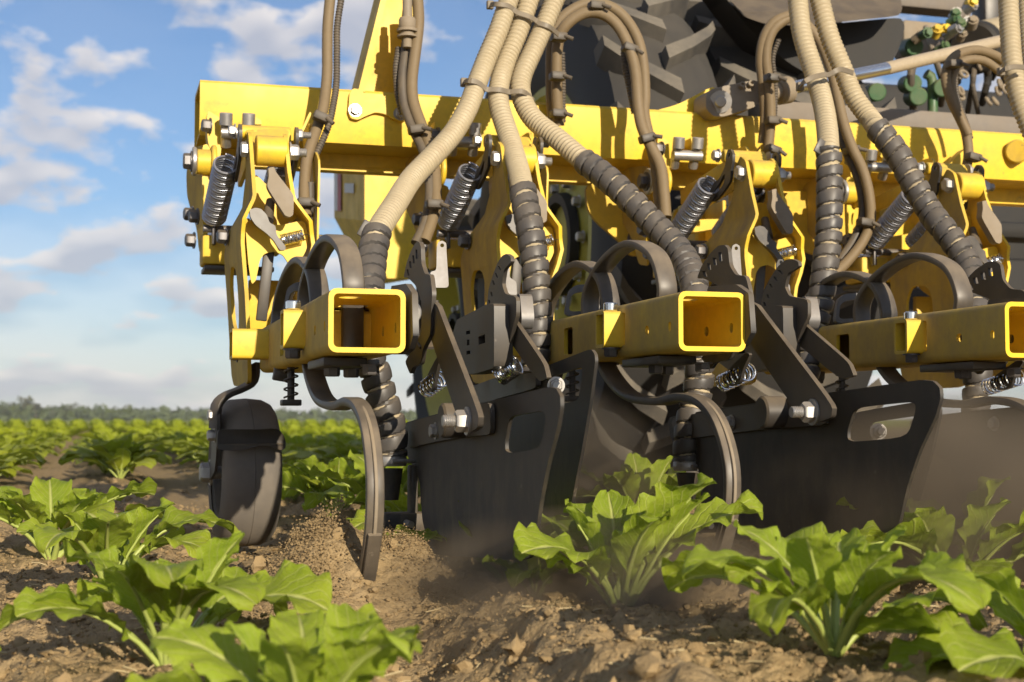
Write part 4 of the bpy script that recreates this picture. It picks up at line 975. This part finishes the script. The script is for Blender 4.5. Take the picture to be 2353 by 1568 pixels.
for i, (x, y, m) in enumerate(((2118, 82, 'green'), (2135, 76, 'green'), (2148, 84, 'yellow'), (2163, 78, 'yellow_clean'), (2180, 55, 'green'), (2192, 44, 'green'), (2205, 68, 'green'), (2172, 84, 'steel'), (2185, 72, 'steel'), (2220, 52, 'steel'), (2187, 40, 'steel'), (2225, 10, 'yellow_clean'), (2218, 24, 'steel'), (2152, 116, 'green'), (2100, 94, 'grey_cap'), (2205, 90, 'grey_cap'), (2232, 62, 'grey_cap'))):
    p = at(x, y, 3.95+.1*rr.random()); d = Vector((rr.uniform(-.5, .5), -1, rr.uniform(-.3, .6))).normalized()
    obj('quick_coupler', join(cyl(p, p+d*.035, .012+.006*rr.random(), 14), hexbolt(p+d*.03, d, .014, .012)), m, tr)
obj('green_pipe', sweep(spline([at(2128, 170, 4.1), at(2140, 178, 4.1), at(2143, 200, 4.1), at(2143, 262, 4.1)], .02), .017, 14), 'green', tr)
obj('green_valve', join(*[cyl(at(x, y, 4.15), at(x+16, y-3, 4.05), .03, 18, bev=.004) for x, y in ((2082, 195), (2095, 225), (2150, 205), (2085, 110), (2000, 215))]), 'green', tr)
for i in range(16):
    x = rr.uniform(2090, 2330); y = rr.uniform(60, 150); x2 = x+rr.uniform(-60, 60)
    obj('tractor_hose', sweep(spline([at(x, y, 4.2), at((x+x2)/2+rr.uniform(-20, 30), y+rr.uniform(30, 60), 4.05), at(x2, y+rr.uniform(80, 150), 4.15)], .02), .008+.006*rr.random(), 10), rr.choice(['conduit', 'conduit', 'dark_mass', 'grey_frame']), tr)
for i in range(10):
    x, y = rr.uniform(2160, 2320), rr.uniform(150, 240); p = at(x, y, 4.05)
    obj('chain_link', lathe([(.006*math.cos(a), .014+.005*math.sin(a)) for a in [2*math.pi*k/8 for k in range(8)]], p, (rr.random(), -1, rr.random()), 14, True), 'grey_cap', tr)
obj('hitch_bar', bxp(1480, 470, 2600, 560, 4.0, .12, .02), 'dark_mass', tr)
obj('gearbox', bxp(1540, 560, 2600, 830, 4.9, .3, .05), 'dark_mass', tr)
# ------------------------------------------------------------------ front hopper of the implement, seen under the toolbar
hp = empty('hopper', tuple(at(860, 640, 5.6))); tag(hp, 'yellow seed hopper with warning tape seen below the toolbar', 'hopper')
def loft(a, b):
    n = len(a); return [tuple(p) for p in a]+[tuple(p) for p in b], [(i, (i+1) % n, n+(i+1) % n, n+i) for i in range(n)]+[tuple(range(n)), tuple(n+i for i in range(n-1, -1, -1))]
fr = [at(x, y, 5.4) for x, y in ((838, 340), (1000, 340), (1000, 600), (960, 640), (890, 640), (838, 508))]
bk = [at(x, y, 6.0) for x, y in ((768, 340), (900, 340), (900, 600), (870, 655), (800, 560), (768, 500))]
obj('hopper_body', loft(fr, bk), 'yellow', hp, 20)
def lerp2(a, b, t): return Vector(a).lerp(Vector(b), t)
side = lambda u, v: lerp2(lerp2(at(838, 395, 5.4), at(768, 395, 6.0), u), lerp2(at(838, 508, 5.4), at(768, 500, 6.0), u), v)+Vector((-.006, -.004, 0))
for k, (u0_, u1_) in enumerate(((.72, .84), (.84, .96))):
    g = ([tuple(side(u0_, .05)), tuple(side(u1_, .05)), tuple(side(u1_, .85)), tuple(side(u0_, .85))], [(0, 1, 2, 3)])
    obj('warning_tape', g, ('red_tape', 'white_tape')[k], hp)
obj('sticker', ([tuple(side(.3, .25)), tuple(side(.6, .25)), tuple(side(.6, .45)), tuple(side(.3, .45))], [(0, 1, 2, 3)]), 'white_tape', hp)

# ------------------------------------------------------------------ yellow linkage frame plates between toolbar and row units
for lab, tan, bolts, orange, tb in (
    ('second', [(985, 425), (1036, 425), (1036, 560), (1010, 578), (985, 556), (952, 520), (948, 465)], ((975, 545), (992, 556)), None, None),
    ('third', [(1345, 420), (1480, 420), (1530, 560), (1500, 585), (1450, 590), (1430, 560), (1370, 510), (1350, 480)], ((1462, 548), (1512, 560)), [(1545, 480), (1620, 470), (1720, 480), (1725, 640), (1640, 650), (1545, 640)], (1540, 1730, 600)),
    ('fourth', [(1800, 440), (1880, 440), (1990, 460), (1985, 560), (1930, 590), (1860, 585), (1806, 540)], ((1955, 560), (1985, 545)), [(2000, 470), (2100, 455), (2250, 470), (2250, 650), (2120, 660), (2000, 645)], (1990, 2270, 610))):
    fb = empty('linkage_frame', tuple(at(tan[0][0]+40, 560, 3.2))); tag(fb, 'yellow frame plates behind the linkage of the %s row unit' % lab, 'frame', 'linkage frames under the toolbar')
    obj('dusty_plate', pxY([rounded(tan, 3, .3)], 3.16, .012), 'yellow_dusty', fb)
    for q in bolts: obj('bolt', hexbolt(at(q[0], q[1], 3.155), (-.3, -1, 0), .017, .02), 'dark_bolt', fb)
    if orange:
        obj('cover_plate', pxY([rounded(orange, 3, .2)], 3.34, .012), 'yellow', fb)
        xs = [p[0] for p in orange]; w = max(xs)-min(xs)
        for t_ in (.2, .55, .85):
            a = at(min(xs)+w*t_, 540, 3.28); obj('rib', rbox(a, (.010, .11, .16), .003), 'yellow', fb)
        obj('cross_tube', cyl(at(tb[0], tb[2], 3.2), at(tb[1], tb[2]+8, 3.2), .022, 24), 'yellow', fb)
        obj('arm_casting', prism([rounded([(tb[0]-10, tb[2]-90), (tb[0]+120, tb[2]-98), (tb[0]+124, tb[2]-78), (tb[0]+60, tb[2]-66), (tb[0]-10, tb[2]-66)], 2, .25)], lambda a, b: at(a, b, 3.05), (0, .05, 0)), 'yellow', fb)

# ------------------------------------------------------------------ sugar beet plants
def leaf_geo(L, W, pet, bend, lean, seed, na=12, nc=8, ruffle=1.0, fold=.25):
    """one leaf growing from the origin towards +y: channelled petiole, then a wavy blade with a midrib"""
    r = random.Random(seed); ph = [r.uniform(0, 6.28) for _ in range(6)]; tw = r.uniform(-.5, .5); sidebend = r.uniform(-.25, .25)
    T = pet+L; n = 24; pts = [(0.0, 0.0)]; ang = [lean]; a = lean
    for i in range(n):
        s = (i+.5)/n; a = lean+bend*(s**1.6); y, z = pts[-1]; pts.append((y+math.sin(a)*T/n, z+math.cos(a)*T/n)); ang.append(a)
    def cen(s):
        i = min(int(s*n), n-1); f = s*n-i; return (pts[i][0]*(1-f)+pts[i+1][0]*f, pts[i][1]*(1-f)+pts[i+1][1]*f, ang[i]*(1-f)+ang[i+1]*f)
    v, f, uv, mi = [], [], [], []
    s0 = pet/T
    for i in range(na+1):
        t = i/na; s = s0*.92+(1-s0*.92)*t; y, z, a = cen(s)
        w = W*.5*((.10+.90*math.sin(math.pi/2*t/.45)**1.15) if t < .45 else math.sqrt(max(0, 1-((t-.45)/.55)**2.3)))
        w = max(w, .004)
        nx, ny, nz = 0, -math.cos(a), math.sin(a)
        for j in range(nc+1):
            q = j/nc*2-1; e = abs(q)
            wav = ruffle*W*(.060*math.sin(t*9+ph[0]+(1.7 if q > 0 else 0))*e**2+.068*math.sin(t*21+ph[1]+q*2)*e**3+.050*math.sin(t*38+ph[4]+q*3)*e**4+.030*math.sin(t*13+ph[2]+q*4)*e+.016*math.sin(t*27+ph[3])*math.sin(q*9))
            up = fold*w*e**1.3-.10*W*e**4*(.5+.5*math.sin(ph[3]))+wav+tw*q*w*t
            rr_ = w*q*(1+.025*math.sin(t*23+ph[4])*e+.014*math.sin(t*47+ph[5])*e)
            x = rr_+sidebend*T*t*t*.35
            v.append((x, y+ny*up, z+nz*up)); uv.append((j/nc, t))
    for i in range(na):
        for j in range(nc):
            k = i*(nc+1)+j; f.append((k, k+1, k+nc+2, k+nc+1)); mi.append(0)
    # petiole and midrib: a tapering half-round stalk
    o = len(v); m = 7; kk = 5
    for i in range(m+1):
        s = (s0+(1-s0)*.72)*i/m; y, z, a = cen(s); rad = (.0052-.0038*i/m)*(T/.24)
        t = max(0, (s-s0*.92)/(1-s0*.92)); sx = sidebend*T*t*t*.35
        for k in range(kk):
            b = 2*math.pi*k/kk; dx = math.cos(b)*rad*1.25; dn = math.sin(b)*rad-rad*.7*(s > s0)
            v.append((sx+dx, y-math.cos(a)*dn, z+math.sin(a)*dn)); uv.append((.5, t))
    for i in range(m):
        for k in range(kk): k2 = (k+1) % kk; f.append((o+i*kk+k, o+i*kk+k2, o+i*kk+kk+k2, o+i*kk+kk+k)); mi.append(1)
    return v, f, uv, mi
def leaf_mesh(name, parts, mats=('leaf', 'petiole')):
    v, f, uv, mi = [], [], [], []
    for (pv, pf, pu, pm) in parts:
        o = len(v); v += pv; f += [tuple(i+o for i in q) for q in pf]; uv += pu; mi += pm
    me = bpy.data.meshes.new(name); me.from_pydata(v, [], f)
    for m in mats: me.materials.append(M[m])
    me.polygons.foreach_set('material_index', mi)
    l = me.uv_layers.new(name='UVMap'); idx = np.zeros(len(me.loops), np.int32); me.loops.foreach_get('vertex_index', idx)
    l.data.foreach_set('uv', np.array(uv, np.float32)[idx].ravel()); me.shade_smooth(); return me
LEAVES = []
for k in range(12):
    q = k/11
    LEAVES.append(leaf_mesh('leaf', [leaf_geo(.145+.03*rnd.random(), .080+.020*rnd.random(), .07+.035*rnd.random(), .5+1.25*q+.3*rnd.random(), .12+.30*rnd.random(), 100+k, 24, 14, .8+.5*rnd.random(), .15+.3*rnd.random())]))
def rotz(p, a): return (p[0]*math.cos(a)-p[1]*math.sin(a), p[0]*math.sin(a)+p[1]*math.cos(a), p[2])
def beet(x, y, s, seed, label, n=12, z=None, droop=0.0, group='sugar beet plants nearest the camera'):
    r = random.Random(seed); z = float(ground_h(x, y))-.004 if z is None else z
    p = empty('beet_plant', (x, y, z)); tag(p, label, 'beet plant', group); p.scale = (s, s, s); p.rotation_euler = (0, 0, r.random()*6.28)
    for i in range(n):
        q = i/(n-1); k = min(11, max(0, int(q*10+droop*4+r.uniform(-1.5, 1.5))))
        o = bpy.data.objects.new('leaf', LEAVES[k]); C.objects.link(o); o.parent = p
        a = i*2.399+r.uniform(-.3, .3); o.rotation_euler = (-.05-(.35+.16*min(0, droop))*q+r.uniform(-.15, .15), r.uniform(-.15, .15), a)
        o.location = (-.006*math.sin(a), .006*math.cos(a), 0); sc = (.62+.42*q)*r.uniform(.88, 1.12); o.scale = (sc, sc, sc)
    return p
beet(-.075, 2.78, 1.12, 1, 'dark leafy beet plant at the left edge, well left of the gauge wheel', 14)
beet(.020, 2.02, .84, 2, 'beet plant with spread pale leaves just left of the gauge wheel, nearer the camera', 11, droop=.3)
beet(.070, 1.44, .86, 3, 'big bright beet plant in the left foreground', 15, droop=.3)
beet(.155, 1.075, .80, 4, 'out-of-focus beet plant at the bottom edge below the front tine', 12)
beet(.590, 1.57, .82, 44, 'tall beet plant right in front of the left black shields', 15, droop=-.9)
beet(.640, 1.16, .82, 36, 'large blurred beet plant in the right foreground', 14, droop=.4)
beet(.82, 1.04, 1.0, 37, 'blurred beet plant in the bottom right corner', 13)
beet(1.085, 1.64, 1.02, 8, 'beet plant in front of the right black shield near the right edge', 13)
beet(.525, 1.70, .50, 9, 'small beet plant under the lower edge of the left shield', 7, droop=.6)
beet(.60, 3.02, 1.05, 10, 'beet plant showing between the gauge wheel and the front tine', 13)
beet(.55, 3.38, 1.0, 11, 'beet plant close behind the gauge wheel on its right', 13)
beet(.59, 2.62, .85, 12, 'beet plant seen behind the hose outlet beside the front tine', 11)
beet(1.06, 2.70, 1.0, 13, 'beet plant in the shade behind the second row unit', 12)
beet(.575, 1.98, .9, 14, 'beet plant standing between the two left shields', 10)
# mid-distance plants: one mesh each
def plant_mesh(seed, n, lv, mats, s=1.0):
    r = random.Random(seed); parts = []
    for i in range(n):
        q = i/(n-1); L = (.10+.06*q)*r.uniform(.85, 1.15)*s
        g = leaf_geo(L, L*.58, .06*s+.03*q*s, .45+1.3*q, .15+.5*q, r.random(), lv[0], lv[1], 1.0, .25); a = i*2.399+r.uniform(-.3, .3)
        parts.append(([rotz(p, a) for p in g[0]], g[1], g[2], g[3]))
    return leaf_mesh('beet_plant', parts, mats)
MID = [plant_mesh(50+k, 11, (7, 4), ('leaf_far', 'petiole')) for k in range(5)]
cnt = 0; rp = random.Random(21)
cand = []
for k in range(-14, 16):
    X = ROW+k*ROWS; Y = 3.2+rp.random()*.2
    while Y < 13:
        px = (X*math.cos(YAW)-Y*math.sin(YAW))/(X*math.sin(YAW)+Y*math.cos(YAW))*FPX+1176
        if -120 < px < 1050 and rp.random() < .90: cand.append((X+rp.uniform(-.035, .035), Y, px))
        Y += rp.uniform(.17, .25)
cand.sort(key=lambda c: c[1])
for X, Y, px in cand[:280]:
    if (abs(X-ROW) < .1 and Y < 5.2) or math.hypot(X-.27, Y-2.735) < .35 or math.hypot(X+.075, Y-2.78) < .2: continue
    o = bpy.data.objects.new('beet_plant', MID[rp.randrange(5)]); C.objects.link(o); o.location = (X, Y, float(ground_h(X, Y))-.004)
    o.rotation_euler = (0, 0, rp.random()*6.28); s = rp.uniform(.8, 1.2)*(.85 if Y < 5 else 1.05); o.scale = (s, s, s*rp.uniform(.7, .95))
    tag(o, 'green beet plant in the rows beyond the gauge wheel', 'beet plant', 'beet plants in the rows beyond the machine'); cnt += 1
# the rest of the field: leaf tufts in rows, one mass
def far_field():
    rs = np.random.RandomState(5); Ps = []
    for X, Y, px in cand[280:]: Ps.append((X, Y, 1.0))
    y = 13.0
    while y < 120:
        dy = .21*(1 if y < 30 else y/30); w0 = math.tan(-.36-.16)*y; w1 = math.tan(.28+.10)*y*(1 if y < 40 else .9)
        st = ROWS*(1 if y < 30 else y/30*.8); k0 = int(w0/st)-2; k1 = int(w1/st)+2
        for k in range(k0, k1):
            if rs.rand() < .93: Ps.append((ROW+k*st+rs.uniform(-.06, .06)*(st/ROWS), y+rs.uniform(-.5, .5)*dy, (1 if y < 30 else (y/30)**.85)))
        y += dy
    Ps = np.array(Ps); n = len(Ps); m = 9 if n < 14000 else 7
    a = rs.rand(n, m)*6.283; tilt = .25+1.0*rs.rand(n, m); L = (.14+.10*rs.rand(n, m))*Ps[:, 2:3]*(1.0); w = L*.30
    zg = ground_h(Ps[:, 0], Ps[:, 1])
    dx, dy = np.cos(a), np.sin(a); sx, sy = -dy, dx
    def pt(al, la, cur):
        h = np.cos(tilt)*al*L*(1-.35*cur*al)+.02; o = np.sin(tilt)*al*L
        return np.stack([Ps[:, None, 0]+dx*o+sx*la*w, Ps[:, None, 1]+dy*o+sy*la*w, zg[:, None]+h+abs(la)*w*.3], -1)
    V = np.stack([pt(.05, 0, 1), pt(.55, -1, 1), pt(1.0, 0, 1), pt(.55, 1, 1)], 2).reshape(-1, 3)
    idx = np.arange(n*m)*4; F = np.concatenate([np.stack([idx, idx+1, idx+2], 1), np.stack([idx, idx+2, idx+3], 1)])
    me = bpy.data.meshes.new('beet_field'); np_mesh(me, V, F); me.materials.append(M['leaf_far']); me.shade_smooth()
    uvl = me.uv_layers.new(name='UVMap'); uvl.data.foreach_set('uv', np.tile(np.array([.2, .3], np.float32), len(me.loops)))
    o = bpy.data.objects.new('beet_field', me); C.objects.link(o); tag(o, 'far rows of green beet leaves reaching to the horizon', kind='stuff')
far_field()
# ------------------------------------------------------------------ trees along the horizon
def crown_mesh(k, seed):
    rs = np.random.RandomState(seed); n = 520; c = rs.randn(7, 3)*np.array([.30, .30, .22])+np.array([0, 0, .58]); c[0] = (0, 0, .62)
    w = rs.randint(0, 7, n); p = rs.randn(n, 3); p /= np.linalg.norm(p, axis=1)[:, None]; p = c[w]+p*(.20+.16*rs.rand(n, 1))*np.array([1, 1, .85]); p[:, 2] = np.maximum(p[:, 2], .12)
    s = .05+.06*rs.rand(n, 1, 1); q = rs.randn(n, 3, 3); V = (p[:, None, :]+q*s*.8).reshape(-1, 3); F = np.arange(n*3).reshape(-1, 3)
    me = bpy.data.meshes.new('crown'); np_mesh(me, V, F); me.materials.append(M['tree_leaf_%d' % k]); return me
CROWN = [crown_mesh(k % 4, 70+k) for k in range(6)]
TRUNK = mesh('trunk', join(sweep_r([(0, 0, -.05), (0, 0, .25), (.02, .01, .6)], [.045, .035, .012], 8), sweep_r([(0, 0, .28), (.12, .05, .55)], [.022, .008], 6), sweep_r([(0, 0, .33), (-.12, -.03, .6)], [.02, .008], 6)), 'trunk')
rt = random.Random(12)
def tree(x_px, h_px, Y):
    d = ray(x_px, 969); X = d.x/d.y*Y; z = float(ground_h(X, Y))
    H = h_px/FPX*(X*math.sin(YAW)+Y*math.cos(YAW)); o = empty('tree', (X, Y, z-.2)); s = H*1.0; k = rt.randrange(6)
    for nm, me in (('crown', CROWN[k]), ('trunk', TRUNK)):
        c = bpy.data.objects.new(nm, me); C.objects.link(c); c.parent = o
    wd = rt.uniform(.75, 1.35); o.scale = (s*wd, s*wd, s); o.rotation_euler = (0, 0, rt.random()*6.28)
    tag(o, 'distant green tree in the hedgerow along the horizon', 'tree', 'trees along the horizon')
x = -380
while x < 1700:
    hh = 34 if x < 130 else (28 if x < 330 else (22 if x < 480 else 24))
    h = hh*rt.uniform(.55, 1.15)*(1.25 if rt.random() < .12 else 1)
    tree(x, h, rt.uniform(330, 520)); x += rt.uniform(7, 15)
def hedge():
    rs = np.random.RandomState(8); n = 5200; px = -400+2100*rs.rand(n); Y = 300+120*rs.rand(n)
    t = np.array([[ray(a, 969).x/ray(a, 969).y for a in px]])[0]; X = t*Y; p = np.stack([X, Y, ground_h(X, Y)+2.4*rs.rand(n)**1.4*(.5+.9*vnoise(X*.03, Y*.01, 4))], 1)
    V = (p[:, None, :]+rs.randn(n, 3, 3)*np.array([.9, .9, .55])).reshape(-1, 3)
    me = bpy.data.meshes.new('hedge'); np_mesh(me, V, np.arange(n*3).reshape(-1, 3)); me.materials.append(M['tree_leaf_1'])
    o = bpy.data.objects.new('hedge', me); C.objects.link(o); tag(o, 'low scrub and hedge below the far trees', kind='stuff')
hedge()

# ------------------------------------------------------------------ dust hanging round the working tools
def dust(name, lo, hi, dens, seed, label, scale=4.0):
    m = bpy.data.materials.new(name); m.use_nodes = True; n = m.node_tree.nodes; l = m.node_tree.links; n.clear()
    out = n.new('ShaderNodeOutputMaterial'); pv = n.new('ShaderNodeVolumePrincipled'); pv.inputs['Color'].default_value = (.68, .54, .37, 1); pv.inputs['Anisotropy'].default_value = .35
    tc = n.new('ShaderNodeTexCoord'); t = n.new('ShaderNodeTexNoise'); t.inputs['Scale'].default_value = scale; t.inputs['Detail'].default_value = 2
    mp = n.new('ShaderNodeMapping'); mp.inputs['Location'].default_value = (seed, 0, 0); l.new(tc.outputs['Object'], mp.inputs[0]); l.new(mp.outputs[0], t.inputs['Vector'])
    r = n.new('ShaderNodeValToRGB'); r.color_ramp.elements[0].position = .38; r.color_ramp.elements[1].position = .72; l.new(t.outputs[0], r.inputs[0])
    # thins out towards the edge of the puff
    g = n.new('ShaderNodeVectorMath'); g.operation = 'LENGTH'; mp2 = n.new('ShaderNodeMapping')
    c = [(a+b)/2 for a, b in zip(lo, hi)]; h = [(b-a)/2 for a, b in zip(lo, hi)]
    mp2.vector_type = 'POINT'; mp2.inputs['Scale'].default_value = [1/q for q in h]; l.new(tc.outputs['Object'], mp2.inputs[0]); l.new(mp2.outputs[0], g.inputs[0])
    f = n.new('ShaderNodeMapRange'); f.inputs[1].default_value = 1.0; f.inputs[2].default_value = .15; f.inputs[3].default_value = 0; f.inputs[4].default_value = 1; l.new(g.outputs['Value'], f.inputs[0])
    a = n.new('ShaderNodeMath'); a.operation = 'MULTIPLY'; l.new(r.outputs[0], a.inputs[0]); l.new(f.outputs[0], a.inputs[1])
    b = n.new('ShaderNodeMath'); b.operation = 'MULTIPLY'; l.new(a.outputs[0], b.inputs[0]); b.inputs[1].default_value = dens; l.new(b.outputs[0], pv.inputs['Density']); l.new(pv.outputs[0], out.inputs['Volume'])
    bm = bmesh.new(); bmesh.ops.create_icosphere(bm, subdivisions=3, radius=1.0)
    for v in bm.verts: v.co = Vector((v.co.x*h[0], v.co.y*h[1], v.co.z*h[2]))
    me = bpy.data.meshes.new(name); bm.to_mesh(me); bm.free(); me.materials.append(m)
    o = bpy.data.objects.new(name, me); C.objects.link(o); o.location = c; tag(o, label, kind='stuff')
dust('dust_cloud', (.86, 1.25, -.10), (1.75, 2.3, .30), 26.0, 1.0, 'brown dust drifting in front of the right-hand shield')
dust('dust_cloud', (.30, 1.30, -.08), (.85, 2.0, .14), 26.0, 5.0, 'thin dust low over the furrow behind the front tine', 7)
dust('dust_cloud', (.60, 2.35, -.10), (1.15, 3.3, .34), 20.0, 9.0, 'dust hanging between the left shields and the second tine', 5)
# ------------------------------------------------------------------ the air over the field
def haze(dens):
    m = bpy.data.materials.new('haze'); m.use_nodes = True; n = m.node_tree.nodes; l = m.node_tree.links; n.clear()
    out = n.new('ShaderNodeOutputMaterial'); pv = n.new('ShaderNodeVolumePrincipled'); pv.inputs['Color'].default_value = (.80, .86, .92, 1); pv.inputs['Density'].default_value = dens
    pv.inputs['Anisotropy'].default_value = .0; l.new(pv.outputs[0], out.inputs['Volume'])
    o = obj('haze', box((200, 600, 12), (3600, 1700, 30)), None, smooth=0); o.data.materials.append(m); tag(o, 'thin summer haze over the field', kind='stuff')
haze(.0004)
